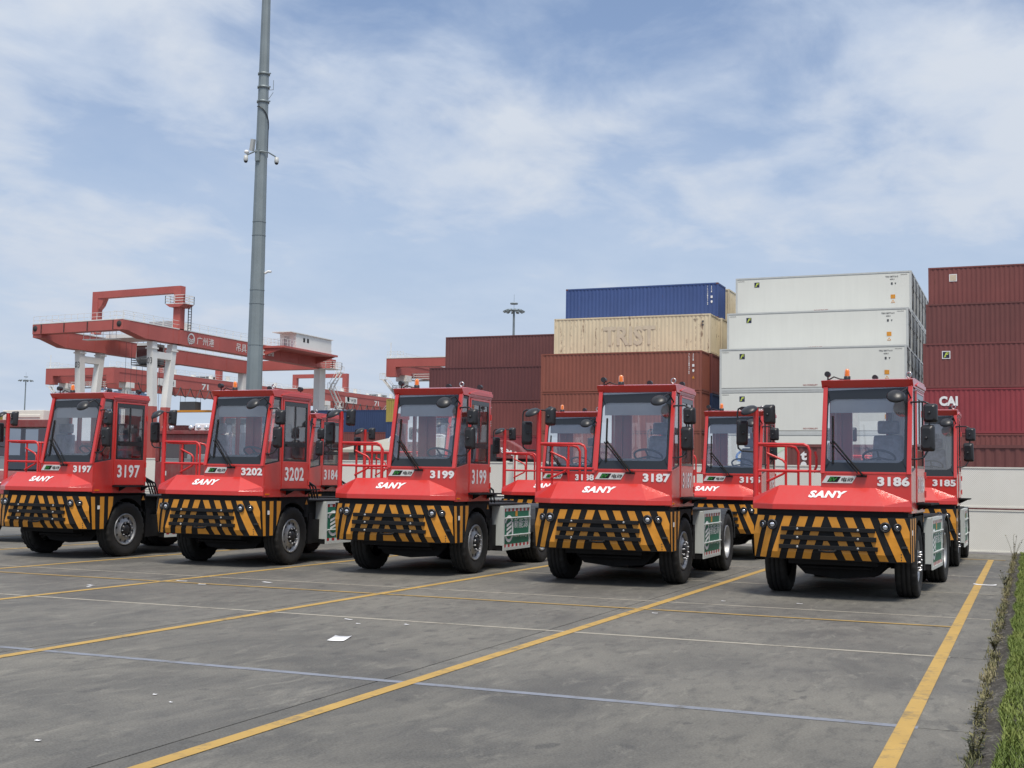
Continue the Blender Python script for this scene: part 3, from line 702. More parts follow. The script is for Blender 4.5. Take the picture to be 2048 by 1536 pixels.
    fr = MB(); n_ = 6                                # printed black border with rounded inner corners
    def rounded(x0, x1, t0, t1, rx, rt_):
        out = []
        for cx, ct, a0 in ((x1-rx, t1-rt_, 0), (x0+rx, t1-rt_, 90), (x0+rx, t0+rt_, 180), (x1-rx, t0+rt_, 270)):
            for k in range(n_+1): a = math.radians(a0+90*k/n_); out.append((cx+rx*math.cos(a), ct+rt_*math.sin(a)))
        return out
    inn = rounded(xl+.075, xr-.10, .115, .865, .10, .08); cxm = (xl+xr)/2
    def outer(p):
        x0, x1 = xl+.05, xr-.05; dx, dt = p[0]-cxm, p[1]-.5
        k = min((((x1 if dx > 0 else x0)-cxm)/dx) if abs(dx) > 1e-6 else 1e9, (.5/abs(dt)) if abs(dt) > 1e-6 else 1e9); return (cxm+dx*k, .5+dt*k)
    corners = [(xr-.05, 1), (xl+.05, 1), (xl+.05, 0), (xr-.05, 0)]
    ou = [outer(p) for p in inn]; m_ = len(inn)
    for q in range(4): ou[q*(n_+1)+n_//2] = corners[q]
    vs = [wsp(p[0], p[1], .004) for p in inn]+[wsp(p[0], p[1], .004) for p in ou]
    fr.add(vs, [(i, i+m_, (i+1) % m_+m_, (i+1) % m_) for i in range(m_)]); fr.obj('frit_border', m_frit, ws)
    # wiper
    wp = MB(); P0, PB_ = wsp(.47, -.03, .05), wsp(.035, .375, .03)
    wp.tube([P0, tuple((Vector(P0)+Vector(PB_))/2+Vector((0, -.03, 0))), PB_], .013, 6); q0 = wsp(.40, -.01, .045); q1 = wsp(.0, .355, .03); wp.tube([q0, q1], .009, 6); wp.box(.38, .52, -1.10, -1.05, 1.735, 1.765)
    wo_ = wp.obj('wiper', m_chassis, R); k = MB(); k.tube([wsp(.045, .10, .012), wsp(.02, .66, .012)], .015, 6); k.obj('blade', m_chassis, wo_)
    # quarter window, door
    g = MB(); X = xr-.012; g.poly([(X, -1.0, 1.83), (X, -.545, 1.885), (X, -.545, 3.0), (X, -.775, 2.99)]); qw = g.obj('quarter_window', m_glass, R)
    g = MB(); X2 = xr-.009
    for a, c in (((-1.0, 1.82), (-.545, 1.875)), ((-.56, 1.88), (-.56, 3.0)), ((-.55, 2.985), (-.79, 2.985))): g.bar((X2, *a), (X2, *c), .014, .03)
    g.obj('seal', m_plastic, qw)
    d = MB(); x0, x1 = xr-.03, xr+.012
    d.box(x0, x1, -.47, .42, 1.385, 1.875); d.box(x0, x1, -.47, -.435, 1.875, 2.99); d.box(x0, x1, .37, .42, 1.875, 2.99); d.box(x0, x1, -.435, .37, 2.955, 2.99)
    door = d.obj('door', m_red, R, bevel=.006)
    g = MB(); X = xr-.004; g.poly([(X, -.43, 1.88), (X, .365, 1.88), (X, .365, 2.95), (X, -.43, 2.95)]); g.obj('window_pane', m_glass, door)
    g = MB()
    for p in ((-.435, .37, 1.877, 1.915), (-.435, .37, 2.88, 2.953), (-.435, -.39, 1.915, 2.88), (.325, .37, 1.915, 2.88), (-.39, .325, 2.14, 2.23), (-.06, -.03, 2.23, 2.88)): g.box(xr-.002, xr+.008, *p)
    g.obj('window_seal', m_frit, door)
    g = MB(); g.box(xr+.012, xr+.035, -.36, -.26, 2.15, 2.185); g.obj('handle', m_plastic, door)
    g = MB()
    for z in (1.50, 1.78, 2.7): g.tube([(xr+.016, .445, z-.05), (xr+.016, .445, z+.05)], .014, 8)
    g.obj('hinge', m_red, door)
    g = MB(); g.box(xr-.02, xr+.20, -.50, .56, 1.352, 1.378); 
    for y in (-.3, .35): g.prism([(xr-.02, 1.26), (xr-.02, 1.352), (xr+.16, 1.352)], 'y', y, y+.03)
    g.obj('step', m_chassis, R)
    g = MB(); g.box(xr+.001, xr+.012, -.98, -.86, 1.275, 1.30); g.obj('side_marker', m_amber, R)
    # badge
    g = MB(); y = yf-.008; pts = [(-.115, 1.648), (.305, 1.648), (.372, 1.752), (-.05, 1.752)]
    g.plate([(x, y+.004, z) for x, z in pts], (0, -1, 0), .006); bd = g.obj('badge', m_plate, R)
    g = MB(); g.poly([(-.045, y-.004, 1.662), (.105, y-.004, 1.662), (.155, y-.004, 1.738), (.005, y-.004, 1.738)], 0)
    put_text(g, 'EV', (-.02, y-.004, 1.672), (.10, 0, 0), (.028, 0, .055), .003, bold=.03, mi=1); put_text(g, '电动', (.15, y-.004, 1.668), (.165, 0, 0), (.02, 0, .062), .003, bold=.015, mi=0)
    g.obj('badge_lettering', [m_black, m_dkgreen], bd)
    # ---- railings
    rl = MB(); r_ = .0195
    px_, py_ = -1.085, -.95
    rl.tube([(px_, py_, 2.205), (-.40, py_, 2.20), (-.335, py_, 2.17), (-.305, py_, 2.10), (-.305, py_, 1.40)], r_, 8)
    rl.tube([(px_, py_, 1.815), (xl, py_+.03, 1.81)], r_, 8)
    rl.tube([(-1.05, -.90, 2.19), (-1.02, -.50, 2.19), (-.72, -.35, 2.19), (-.65, -.32, 2.17), (-.61, -.30, 2.10), (-.61, -.30, 1.40)], r_, 8)
    rl.tube([(-1.02, -.50, 2.19), (-1.02, -.50, 1.40)], r_, 8); rl.tube([(-.78, -.38, 2.19), (-.78, -.38, 1.40)], r_, 8); rl.tube([(-1.02, -.50, 1.81), (-.61, -.30, 1.81)], r_, 8)
    rl.tube([(-1.04, -.52, 2.08), (-.80, -.52, 1.98), (-.755, -.52, 1.93), (-.75, -.52, 1.82), (-.79, -.52, 1.77), (-1.04, -.52, 1.65)], .017, 8)
    rl.tube([(-.44, .1, 2.12), (-.42, .1, 2.04), (-.42, .1, 1.9), (-.46, .1, 1.80)], .02, 8)
    rl.obj('railing', m_red2, R)
    b = MB(); b.tube([(px_-.01, py_, 1.36), (px_-.01, py_, 2.74)], .040, 10); post = b.obj('mirror_post', m_red2, R)
    br = MB(); r_ = .0125
    br.tube([(px_, py_, 2.085), (-1.31, py_, 2.10), (-1.36, py_, 2.14), (-1.37, py_, 2.22), (-1.375, py_, 2.66), (-1.36, py_, 2.72), (-1.31, py_, 2.745), (-.98, py_, 2.735), (-.89, py_, 2.72), (-.88, py_, 2.6)], r_, 8)
    br.obj('mirror_bracket', m_plastic, R)
    def mirror(c, w2, h2, dp, rx, rz, nm='mirror'):
        m = MB(); out = []
        def rr(w_, h_, r_, y, nn=5):
            o = []
            for cx, cz, a0 in ((w_-r_, h_-r_, 0), (-w_+r_, h_-r_, 90), (-w_+r_, -h_+r_, 180), (w_-r_, -h_+r_, 270)):
                for k in range(nn+1): a = math.radians(a0+90*k/nn); o.append((cx+r_*math.cos(a), y, cz+r_*math.sin(a)))
            return o
        rings = [rr(w2*.62, h2*.72, .03, -dp), rr(w2*.9, h2*.93, .035, -dp*.7), rr(w2, h2, .035, -dp*.1), rr(w2, h2, .035, dp*.12)]
        n = len(rings[0]); m.add([p for q in rings for p in q], [(i*n+j, i*n+(j+1) % n, (i+1)*n+(j+1) % n, (i+1)*n+j)[::-1] for i in range(3) for j in range(n)], True)
        m.poly(rings[0][::-1][::-1]); o = m.obj(nm, m_plastic, R, c); o.rotation_euler = (rx, 0, rz)
        k = MB(); k.poly(rr(w2*.95, h2*.96, .032, dp*.121)[::-1]); k.obj('mirror_glass', m_mirror, o)
        k = MB(); k.ellipsoid((0, -dp-.008, 0), (.022, .018, .022), 8, 6); k.obj('clamp', m_plastic, o)
        return o
    def spot(c, rx, ry, rz):
        m = MB(); m.lathe([(0, .055), (.06, .05), (.105, .03), (.13, 0), (.128, -.006)], 24, 'z'); o = m.obj('wide_angle_mirror', m_plastic, R, c); o.rotation_euler = (rx, ry, rz)
        k = MB(); k.lathe([(.125, -.005), (.08, -.014), (0, -.02)], 20, 'z'); k.obj('mirror_glass', m_mirror, o)
    mirror((-1.30, py_, 2.37), .085, .19, .07, .06, .45); mirror((-.885, py_-.02, 2.635), .085, .145, .08, .0, -.35); spot((-1.165, py_-.13, 2.69), .5, -.35, .1)
    br = MB()
    br.tube([(xr-.02, -.88, 2.80), (1.28, -.95, 2.80), (1.345, -.96, 2.77), (1.355, -.96, 2.70), (1.345, -.96, 2.25), (1.33, -.97, 2.12), (1.27, -1.0, 2.02), (1.20, -1.01, 1.995), (xr-.02, -1.0, 2.0)], r_, 8)
    br.tube([(xr-.02, -.86, 2.86), (1.05, -1.0, 2.985), (.95, -1.12, 2.90)], .012, 6)
    br.obj('mirror_bracket', m_plastic, R)
    mirror((1.365, -.95, 2.64), .095, .13, .08, .0, -.18); mirror((1.33, -.96, 2.29), .095, .185, .075, .05, -.22); spot((.93, -1.17, 2.865), .75, -.10, .1)
    # ---- roof equipment
    b = MB(); b.lathe([(.048, 0), (.048, .06), (.042, .065)], 16, 'z', (.17, -.62, 3.14), mi=1); b.lathe([(.039, .06), (.039, .125), (.034, .155), (.018, .172), (0, .175)], 16, 'z', (.17, -.62, 3.14), mi=0); b.obj('beacon', [m_amber, m_plastic], R)
    for x, y in ((-.10, -.66), (.93, .40), (.46, .1)):
        b = MB(); b.tube([(x, y, 3.15), (x, y, 3.20)], .012, 6); b.tube([(x, y-.055, 3.235), (x, y+.03, 3.235)], .042, 10); wl = b.obj('work_light', m_plastic, R)
    b = MB(); b.tube([(-.1, -.6, 3.16), (-.02, -.62, 3.20), (.06, -.6, 3.17), (.15, -.6, 3.16)], .01, 6); b.obj('cable', m_plastic, R)
    b = MB(); b.tube([(1.05+.035*math.cos(a), -.72, 3.20+.04*math.sin(a)) for a in [2*PI*k/12 for k in range(13)]], .011, 6); b.obj('lifting_eye', m_chrome, R)
    # ---- interior
    b = MB(); b.prism([(-1.0, 1.42), (-1.0, 1.93), (-.78, 1.985), (-.66, 1.92), (-.62, 1.42)], 'x', -.05, 1.03); b.obj('dashboard', m_grey_int, R, bevel=.03)
    b = MB(); ring = []
    sw = Matrix.Rotation(math.radians(-28), 3, 'X'); c = Vector((.60, -.52, 2.02))
    b.tube([c+sw @ Vector((.225*math.cos(a), .225*math.sin(a), 0)) for a in [2*PI*k/24 for k in range(25)]], .017, 8)
    for a in (-PI/2, PI*.12, PI*.88): b.tube([c, c+sw @ Vector((.21*math.cos(a), .21*math.sin(a), 0))], .014, 6)
    b.tube([c, c+Vector((0, -.16, -.28))], .035, 8); b.obj('steering_wheel', m_intdk, R)
    b = MB(); b.box(.36, .86, -.15, .33, 1.55, 1.78); b.hexa([(.36, .22, 1.78), (.86, .22, 1.78), (.86, .36, 1.78), (.36, .36, 1.78), (.40, .30, 2.38), (.82, .30, 2.38), (.82, .41, 2.38), (.40, .41, 2.38)]); b.box(.45, .77, .32, .42, 2.40, 2.60); b.box(.45, .75, -.05, .25, 1.40, 1.55)
    b.obj('seat', m_seat, R, bevel=.03)
    b = MB(); n = 26
    vs = []
    for k in range(n+1):
        x = .60+.46*k/n; y = .425+.012*(1 if k % 2 else -1); vs += [(x, y, 1.95), (x, y, 2.92)]
    b.add(vs, [(2*i, 2*i+2, 2*i+3, 2*i+1) for i in range(n)])
    vs = []
    for k in range(n+1):
        y = -.02+.40*k/n; x = 1.055+.012*(1 if k % 2 else -1); vs += [(x, y, 1.98), (x, y, 2.92)]
    b.add(vs, [(2*i, 2*i+2, 2*i+3, 2*i+1) for i in range(n)])
    b.obj('curtain', m_curtain, R)
    b = MB(); b.box(xl+T, xr-T, -.79, yr-T, 2.955, 3.015); b.obj('headliner', m_visor, R)
    b = MB(); b.box(-.04, 1.03, -.80, -.785, 2.66, 2.94); b.obj('sun_visor', m_visor, R)
    b = MB(); b.poly([(.06, yr-.02, 1.98), (.56, yr-.02, 1.98), (.56, yr-.02, 2.9), (.06, yr-.02, 2.9)]); b.poly([(.66, yr-.02, 1.98), (1.02, yr-.02, 1.98), (1.02, yr-.02, 2.9), (.66, yr-.02, 2.9)]); b.obj('rear_window', m_glass, R)
    b = MB(); X = xl+.018
    for y0, y1 in ((-.78, -.12), (-.02, .40)): b.poly([(X, y0 if y0 > -.5 else -1.0, 1.88), (X, y0, 2.92), (X, y1, 2.92), (X, y1, 1.88)])
    b.obj('side_window', m_glass, R)
    return R
def number(R, s):
    t = MB(); put_text(t, s, (.655, -1.056, 1.615), (.435, 0, 0), (0, 0, .132), .004, bold=.045, space=1.05); t.obj('fleet_number', m_white, R)
    t = MB(); put_text(t, s, (1.122, -.385, 1.525), (0, .655, 0), (0, 0, .25), .004, bold=.03, space=1.1); t.obj('door_number', m_white, R)
truck0 = make_truck()
GF, GR = 'red terminal tractors parked in the front row', 'red terminal tractors parked in the second row'
TR = [('3197', -17.289, 19.475, .006, 'red terminal tractor numbered 3197 at the left end of the front row', GF),
      ('3202', -13.494, 19.419, .019, 'red terminal tractor numbered 3202 beneath the tall grey pole', GF),
      ('3199', -9.864, 19.541, .033, 'red terminal tractor numbered 3199 in the middle of the front row', GF),
      ('3187', -6.19, 19.514, .029, 'red terminal tractor numbered 3187 before the brown and cream container stack', GF),
      ('3186', -2.577, 19.16, -.041, 'red terminal tractor numbered 3186 beside the right yellow line, nearest the camera', GF),
      ('3185', -2.419, 26.938, .001, 'red terminal tractor numbered 3185 half hidden behind tractor 3186', GR),
      ('3195', -6.25, 26.9, .0, 'red terminal tractor numbered 3195 in front of the green diagonal band, its hood lettering showing', GR),
      ('3188', -9.91, 26.92, .002, 'red terminal tractor numbered 3188 seen through the railing of the brown stack tractor', GR),
      (None, -13.55, 26.95, .0, 'red terminal tractor almost wholly hidden behind the middle front one, its mirror post showing', GR),
      ('3184', -17.25, 27.0, .0, 'red terminal tractor numbered 3184 of which only the door side shows, behind the pole tractor', GR)]
trucks = [truck0]+[copy_tree(truck0) for _ in TR[1:]]
for o, (num, x, y, rz, lab, grp) in zip(trucks, TR):
    o.location = (x, y, 0); o.rotation_euler.z = rz; tag(o, lab, 'terminal tractor', grp)
    if num: number(o, num)
    rv = random.Random(num or 'x'); st = rv.uniform(-.05, .05)
    for ch in o.children:
        nm = ch.name.split('.')[0]
        if nm == 'wheel':
            ch.rotation_euler = (rv.uniform(0, 6.28), 0, 0) if ch.location.y > 1 else (0, 0, st)
            if ch.location.y < 1:
                a = rv.uniform(0, 6.28)
                for k in ch.children: k.rotation_euler.x = a
        elif nm == 'mirror' or nm == 'wide_angle_mirror':
            ch.rotation_euler.z += rv.uniform(-.14, .14); ch.rotation_euler.x += rv.uniform(-.07, .07)
        elif nm == 'work_light': ch.rotation_euler.z = 0
        elif nm == 'wiper': ch.location.x = rv.uniform(-.012, .012)
# ------------------------------------------------------------------ shipping containers
CL, CW = 12.19, 2.438
def corrugated(h, name, L_=CL):
    """body of a dry container: corrugated long sides, roof, end; origin at the front left bottom corner, y rearward"""
    out = {}
    f = .12; n = int(round((L_-2*f)/.30)); p = (L_-2*f)/n; d = .028
    m = MB()
    for y0, sg in ((.02, 1), (CW-.02, -1)):
        xs = []
        for i in range(n):
            x = f+i*p; xs += [(x, 0), (x+p*.27, 0), (x+p*.5, d), (x+p*.77, d)]
        xs.append((L_-f, 0)); vs = []
        for x, dd in xs: vs += [(x, y0+dd*sg, .16), (x, y0+dd*sg, h-.10)]
        fs = [(2*i, 2*i+2, 2*i+3, 2*i+1) for i in range(len(xs)-1)]
        m.add(vs, fs if sg > 0 else [q[::-1] for q in fs])
    m.poly([(.05, .05, h-.03), (L_-.05, .05, h-.03), (L_-.05, CW-.05, h-.03), (.05, CW-.05, h-.03)])
    m.box(.05, L_-.05, .06, CW-.06, .12, .16)
    out['corrugated_wall'] = (m, 0)
    m = MB(); q = .06
    for y in (0, CW-q):
        m.box(f, L_-f, y, y+q, 0.02, .16); m.box(f, L_-f, y, y+q, h-.10, h)
    for x in (0, L_-f):
        for y in (0, CW-f): m.box(x, x+f, y, y+f, .12, h-.12)
    for x in (.01, L_-q-.01):
        m.box(x, x+q, f, CW-f, 0.02, .16); m.box(x, x+q, f, CW-f, h-.10, h)
    out['frame'] = (m, 0)
    m = MB(); nn = 9; w0 = f; pw = (CW-2*f)/nn      # right end: corrugated front wall ; left end: doors
    vs = []
    for i in range(nn):
        y = f+i*pw
        for yy_, dd in ((y, 0), (y+pw*.3, 0), (y+pw*.5, .035), (y+pw*.8, .035)): vs += [(L_-.03-dd, yy_, .16), (L_-.03-dd, yy_, h-.10)]
    vs += [(L_-.03, CW-f, .16), (L_-.03, CW-f, h-.10)]
    m.add(vs, [(2*i, 2*i+2, 2*i+3, 2*i+1) for i in range(len(vs)//2-1)]); out['end_wall'] = (m, 0)
    for k, (y0, y1) in enumerate(((f, CW/2-.01), (CW/2+.01, CW-f))):
        m = MB(); m.box(.02, .06, y0, y1, .16, h-.10)
        for y in (y0+.25, y1-.25): m.tube([(-.005, y, .14), (-.005, y, h-.12)], .018, 6)
        out['door' if k == 0 else 'door.'] = (m, 0)
    m = MB()
    for x in (-.004, L_-.17):
        for y in (-.004, CW-.158):
            for z in (0, h-.118): m.box(x, x+.174, y, y+.162, z, z+.118)
    out['corner_casting'] = (m, 1)
    return out
_cc = {}
def container(x, y, z, h, colour, lab, group=None, L_=CL, marks=None, cast=None, label_cat='container'):
    key = (round(h, 3), colour, L_)
    if key not in _cc:
        _cc[key] = {k: mb.mesh(k.strip('.'), CM[colour] if not mi else (cast or CM[colour])) for k, (mb, mi) in corrugated(h, colour, L_).items()}
    r = empty('shipping_container', (x, y, z), label=lab, cat='shipping container', group=group)
    for k, me in _cc[key].items(): link(k.strip('.'), me, r)
    if marks: marks(r, h, L_)
    return r
FY = .012
def vmarks(x, h, m, rows=((.0, .9, .075), (.16, .55, .075))):
    """vertical strings of small code letters near the right end"""
    def f(r, hh, L_):
        t = MB(); xx = L_-x; y = FY-.004
        for i, ch in enumerate('TLXU2184765'):
            z = hh-.32-i*.135; put_text(t, ch, (xx, y, z), (.075, 0, 0), (0, 0, .10), .004, bold=.03)
        for i, ch in enumerate('45G1'):
            z = hh-.32-i*.135; put_text(t, ch, (xx+.30, y, z), (.075, 0, 0), (0, 0, .10), .004, bold=.03)
        t.box(xx+.27, xx+.42, y-.006, y, hh-1.16, hh-.98); t.poly([(xx+.27, y-.004, hh-1.46), (xx+.35, y-.004, hh-1.56), (xx+.43, y-.004, hh-1.46), (xx+.40, y-.004, hh-1.34), (xx+.30, y-.004, hh-1.34)])
        o = t.obj('code_lettering', m_white, r)
        if m:
            q = MB(); q.poly([(xx+.25, y-.004, hh-2.0), (xx+.45, y-.004, hh-2.0), (xx+.35, y-.004, hh-1.80)]); q.obj('warning_triangle', m_yellow, r)
    return f
m_fade = simple('faded_lettering', srgb(200, 187, 164), .7, var=.08)
m_navyl = simple('logo_navy', srgb(36, 38, 66), .5, var=.05); m_lime = simple('logo_lime', srgb(200, 215, 90), .5, var=.05)
m_txtdk = simple('dark_lettering', srgb(70, 72, 76), .5, var=.05); m_txtred = simple('red_lettering', srgb(150, 70, 66), .5, var=.05)
m_cubeb = simple('logo_blue', srgb(70, 120, 190), .5, var=.05); m_cubeg = simple('logo_pale_green', srgb(196, 216, 190), .5, var=.05)
def flogo(t_dark, t_lime, x, y, z, s):
    t_dark.poly([(x, y, z), (x+s, y, z), (x+s, y, z+s), (x, y, z+s)])
    put_text(t_lime, 'F', (x+s*.22, y, z+s*.25), (s*.6, 0, 0), (s*.10, 0, s*.62), .008, bold=.03, shear=.2)
    t_lime.poly([(x+.02, y-.008, z+.02), (x+s*.55, y-.008, z+s*.22), (x+s*.3, y-.008, z+s*.30)])
def cream_marks(r, h, L_):
    t = MB(); y = FY-.004
    put_text(t, 'TRIST', (3.95, y, .72), (4.1, 0, 0), (0, 0, 1.45), .006, bold=.03); t.obj('faded_lettering', m_fade, r)
    t = MB(); put_text(t, '45G1', (10.9, y, h-.45), (.35, 0, 0), (0, 0, .12), .006); 
    for z in (h-.5, h-.75): t.box(11.55, 11.68, y-.006, y, z-.12, z)
    t.obj('code_lettering', m_txtdk, r)
def cai_marks(r, h, L_):
    t = MB(); put_text(t, 'CAI', (.95, FY-.004, h-1.12), (1.12, 0, 0), (0, 0, .62), .006, bold=.05); t.obj('company_lettering', m_white, r)
def te_marks(r, h, L_):
    t = MB(); z = h-.24
    for ch, hh in (('t', .31), ('e', .24), ('x', .24), ('t', .30)):
        put_text(t, ch, (.45, FY-.004, z-hh), (.21, 0, 0), (0, 0, hh), .006, bold=.05); z -= hh+.04
    t.obj('company_lettering', m_white, r)
def logo_marks(x, z, back):
    def f(r, h, L_):
        if back: b_ = MB(); b_.poly([(x-.05, FY-.006, h-z-.05), (x+.45, FY-.006, h-z-.05), (x+.45, FY-.006, h-z+.45), (x-.05, FY-.006, h-z+.45)]); b_.obj('placard', m_white, r)
        a, c = MB(), MB(); flogo(a, c, x, FY-.012, h-z, .40); a.obj('logo_plate', m_navyl if back != 2 else m_fade, r)
        if back != 2: c.obj('logo_lettering', m_lime, r)
    return f
def tri_marks(r, h, L_):
    t = MB(); z = h-.5
    for ch in 'TRIST': put_text(t, ch, (5.6, FY-.004, z-.3), (.3, 0, 0), (0, 0, .3), .006, bold=.05); z -= .38
    t.obj('company_lettering', m_white, r)
YD = 2.75; HC = 2.87
Y0 = 82.9
# reefers: smooth white sides, machinery in the right-hand end
def reefer_meshes(h):
    out = []
    m = MB(); m.box(.10, CL-.12, .012, CW-.012, .22, h-.16); out.append(('insulated_wall', m.mesh('insulated_wall', m_reef)))
    m = MB()
    for y in (0, CW-.07):
        m.box(.12, CL-.12, y, y+.07, 0.02, .10); m.box(.12, CL-.12, y, y+.07, h-.10, h)
        m.box(.12, CL-.12, y+.02, y+.05, .10, .19); m.box(.12, CL-.12, y+.03, y+.05, h-.15, h-.10)
    for x in (0, CL-.14):
        for y in (0, CW-.14): m.box(x, x+.14, y, y+.14, .1, h-.1)
    for x in (.0, CL-.10):
        m.box(x, x+.1, .14, CW-.14, .02, .2); m.box(x, x+.1, .14, CW-.14, h-.12, h)
    m.box(.12, CL-.12, .07, CW-.07, h-.16, h-.03)
    out.append(('frame', m.mesh('frame', m_rail)))
    m = MB(); m.box(CL-.12, CL-.08, .14, CW-.14, .2, h-.12); out.append(('machinery_bay', m.mesh('machinery_bay', m_dark)))
    m = MB(); m.box(CL-.09, CL-.02, .2, CW-.2, h-1.0, h-.18); m.box(CL-.09, CL-.03, .25, 1.2, .9, 1.7); m.box(CL-.09, CL-.02, 1.4, 2.1, .3, 1.5); m.lathe([(.0, .06), (.3, .06), (.36, .0)], 14, 'x', (CL-.05, 1.75, h-.6)); m.bar((CL-.03, .2, .25), (CL-.03, 1.2, h-.2), .06); m.bar((CL-.03, 1.3, .25), (CL-.03, 1.3, h-.2), .06)
    m.bar((CL-.03, .15, 1.9), (CL-.03, CW-.15, 1.75), .05)
    out.append(('refrigeration_unit', m.mesh('refrigeration_unit', m_reefend)))
    m = MB()
    for x in (-.004, CL-.17):
        for y in (-.004, CW-.158):
            for z in (0, h-.118): m.box(x, x+.174, y, y+.162, z, z+.118)
    out.append(('corner_casting', m.mesh('corner_casting', m_rail)))
    return out
RM = reefer_meshes(2.88)
def reef_marks(h):
    o = []; y = .006
    a, c = MB(), MB(); flogo(a, c, 1.36, y-.004, h-.72, .36); o += [('logo_plate', a, m_navyl), ('logo_lettering', c, m_lime)]
    t = MB(); put_text(t, 'TRIU 807716 0', (10.45, y, h-.42), (.85, 0, 0), (0, 0, .11), .006, bold=.02); put_text(t, '45R1', (10.75, y, h-.60), (.3, 0, 0), (0, 0, .09), .006, bold=.02)
    put_text(t, 'XINGANG', (.18, y, h-.285), (.45, 0, 0), (0, 0, .07), .006); put_text(t, 'XINGANG', (11.45, y, h-.285), (.45, 0, 0), (0, 0, .07), .006)
    t.box(10.82, 10.94, y-.008, y-.002, h-.93, h-.77); t.poly([(11.06, y-.004, h-.80), (11.12, y-.004, h-.93), (11.18, y-.004, h-.80)]); o.append(('code_lettering', t, m_txtdk))
    t = MB(); put_text(t, 'NO FORKLIFT', (5.6, y, .30), (.95, 0, 0), (0, 0, .10), .006, bold=.02); o.append(('warning_lettering', t, m_txtred))
    t = MB(); t.box(10.80, 11.10, y-.010, y-.002, .98, 1.26); t.add([(10.82, y-.006, .68), (11.08, y-.006, .68), (10.95, y-.006, .90)], [(0, 1, 2)]); o.append(('warning_sign', t, m_yellow))
    t = MB(); t.add([(10.88, y-.012, .71), (11.02, y-.012, .71), (10.95, y-.012, .83)], [(0, 1, 2)]); o.append(('warning_lettering', t, m_reef))
    return [(n, m_.mesh(n, mm_)) for n, m_, mm_ in o]
RK = reef_marks(2.88)
RKL = 'white refrigerated containers stacked in rows behind the fence'
def reefer(x, y, z, lab, marks=True):
    r = empty('refrigerated_container', (x, y, z), label=lab, cat='shipping container', group=RKL)
    for n, me in RM+(RK if marks else []): link(n, me, r)
    return r
XRF = -19.45
tops = {5: 16.31, 4: 13.40, 3: 10.60, 2: 7.72, 1: 4.86}
tn = {5: 'topmost', 4: 'second from top', 3: 'third from top', 2: 'fourth from top', 1: 'lowest visible'}
on = ['front', 'second', 'third', 'fourth', 'fifth', 'sixth', 'seventh', 'eighth']
for t_ in (5, 4, 3, 2, 1):
    row0 = {5: 2, 4: 1, 3: 0, 2: 0, 1: 0}[t_]
    for k in range(row0, {5: 8, 4: 8, 3: 6, 2: 4, 1: 1}[t_]):
        lab = (f'white refrigerated container with dark green logo, {tn[t_]} in its stack' if k == row0 else f'white refrigerated container {on[k-row0]} behind the front one of the {tn[t_]} tier'.replace('second behind', 'next behind'))
        r = reefer(XRF+(0 if t_ > 3 else .12), Y0+YD*k, tops[t_]-2.88, lab, k == row0)
        if t_ == 1:
            q = MB(); put_text(q, 'Cube', (1.3, -.004, .85), (2.2, 0, 1.2), (-.33, 0, .62), .006, bold=.02); q.obj('diagonal_lettering', m_cubeb, r)
            q = MB(); q.poly([(.9, -.004, .25), (1.6, -.004, .25), (5.2, -.004, 2.3), (4.4, -.004, 2.3)]); q.obj('diagonal_band', m_cubeg, r)
reefer(XRF+.12, Y0, -.9, 'white refrigerated container at the very bottom of the white stack, below the fence line', False)
G = 'stacked dry containers'
xb_ = -33.45
container(xb_-.12, 91.15, 16.55-2.69, 2.69, 'blue', 'blue corrugated container on top of the cream one', G, marks=vmarks(.85, 0, False), cast=CM['maroon_dark'])
container(xb_-.03, 88.4, 13.84-2.9, 2.9, 'cream', 'cream rusty container with faded grey lettering beneath the blue one', G, marks=cream_marks)
container(xb_, 85.65, 10.86-2.85, 2.85, 'brown', 'brown container with white code column directly beneath the cream one', G, marks=vmarks(.95, 0, True))
container(xb_, 85.65, 7.99-2.87, 2.87, 'brown', 'brown container with white code column second beneath the cream one', G, marks=vmarks(.95, 0, True))
container(xb_, 85.65, 5.10-2.87, 2.87, 'brown', 'brown container third beneath the cream one, just above the fence', G, marks=vmarks(.95, 0, True))
container(xb_, 85.65, -.66, 2.87, 'brown', 'lowest brown container behind the fence under the cream stack', G)
container(xb_+.1, 93.9, 16.45-2.69, 2.69, 'cream', 'cream container end showing just behind the blue one', G)
container(xb_+.2, 91.15, 13.84-2.9, 2.9, 'cream', 'cream container end showing behind the rusty cream one', G)
container(xb_+.1, 88.4, 10.86-2.85, 2.85, 'brown_red', 'brown container end in shade behind the upper brown one', G)
container(xb_+.1, 88.4, 7.99-2.87, 2.87, 'navy', 'dark blue container end in the gap beside the white stack', G)
xl_ = -47.0
container(xl_+.25, 96.8, 13.75-2.87, 2.87, 'plum', 'plum maroon container topmost at the left of the cream one', G)
container(xl_+.1, 94.05, 10.85-2.87, 2.87, 'maroon_dark', 'dark maroon container second from top at the left of the brown ones', G)
container(xl_, 94.05, 7.96-2.87, 2.87, 'brown_red', 'dull brown container third from top at the left of the brown ones', G, marks=tri_marks)
container(xl_, 94.05, 5.09-2.87, 2.87, 'crimson', 'bright crimson container above the fence at the left of the brown ones', G)
container(xl_, 94.05, -.66, 2.87, 'maroon', 'lowest maroon container hidden low behind the fence', G)
xr_ = -6.15
container(xr_-.02, 88.4, 16.42-2.87, 2.87, 'brown_dull', 'dull scuffed maroon container topmost at the right end', G, marks=logo_marks(1.4, .95, 2))
container(xr_, 85.65, 13.53-2.87, 2.87, 'maroon', 'plain maroon container second from top at the right end', G)
container(xr_, 82.9, 10.62-2.87, 2.87, 'rust_red', 'rust red container with square white placard at the right end', G, marks=logo_marks(1.2, .95, 1))
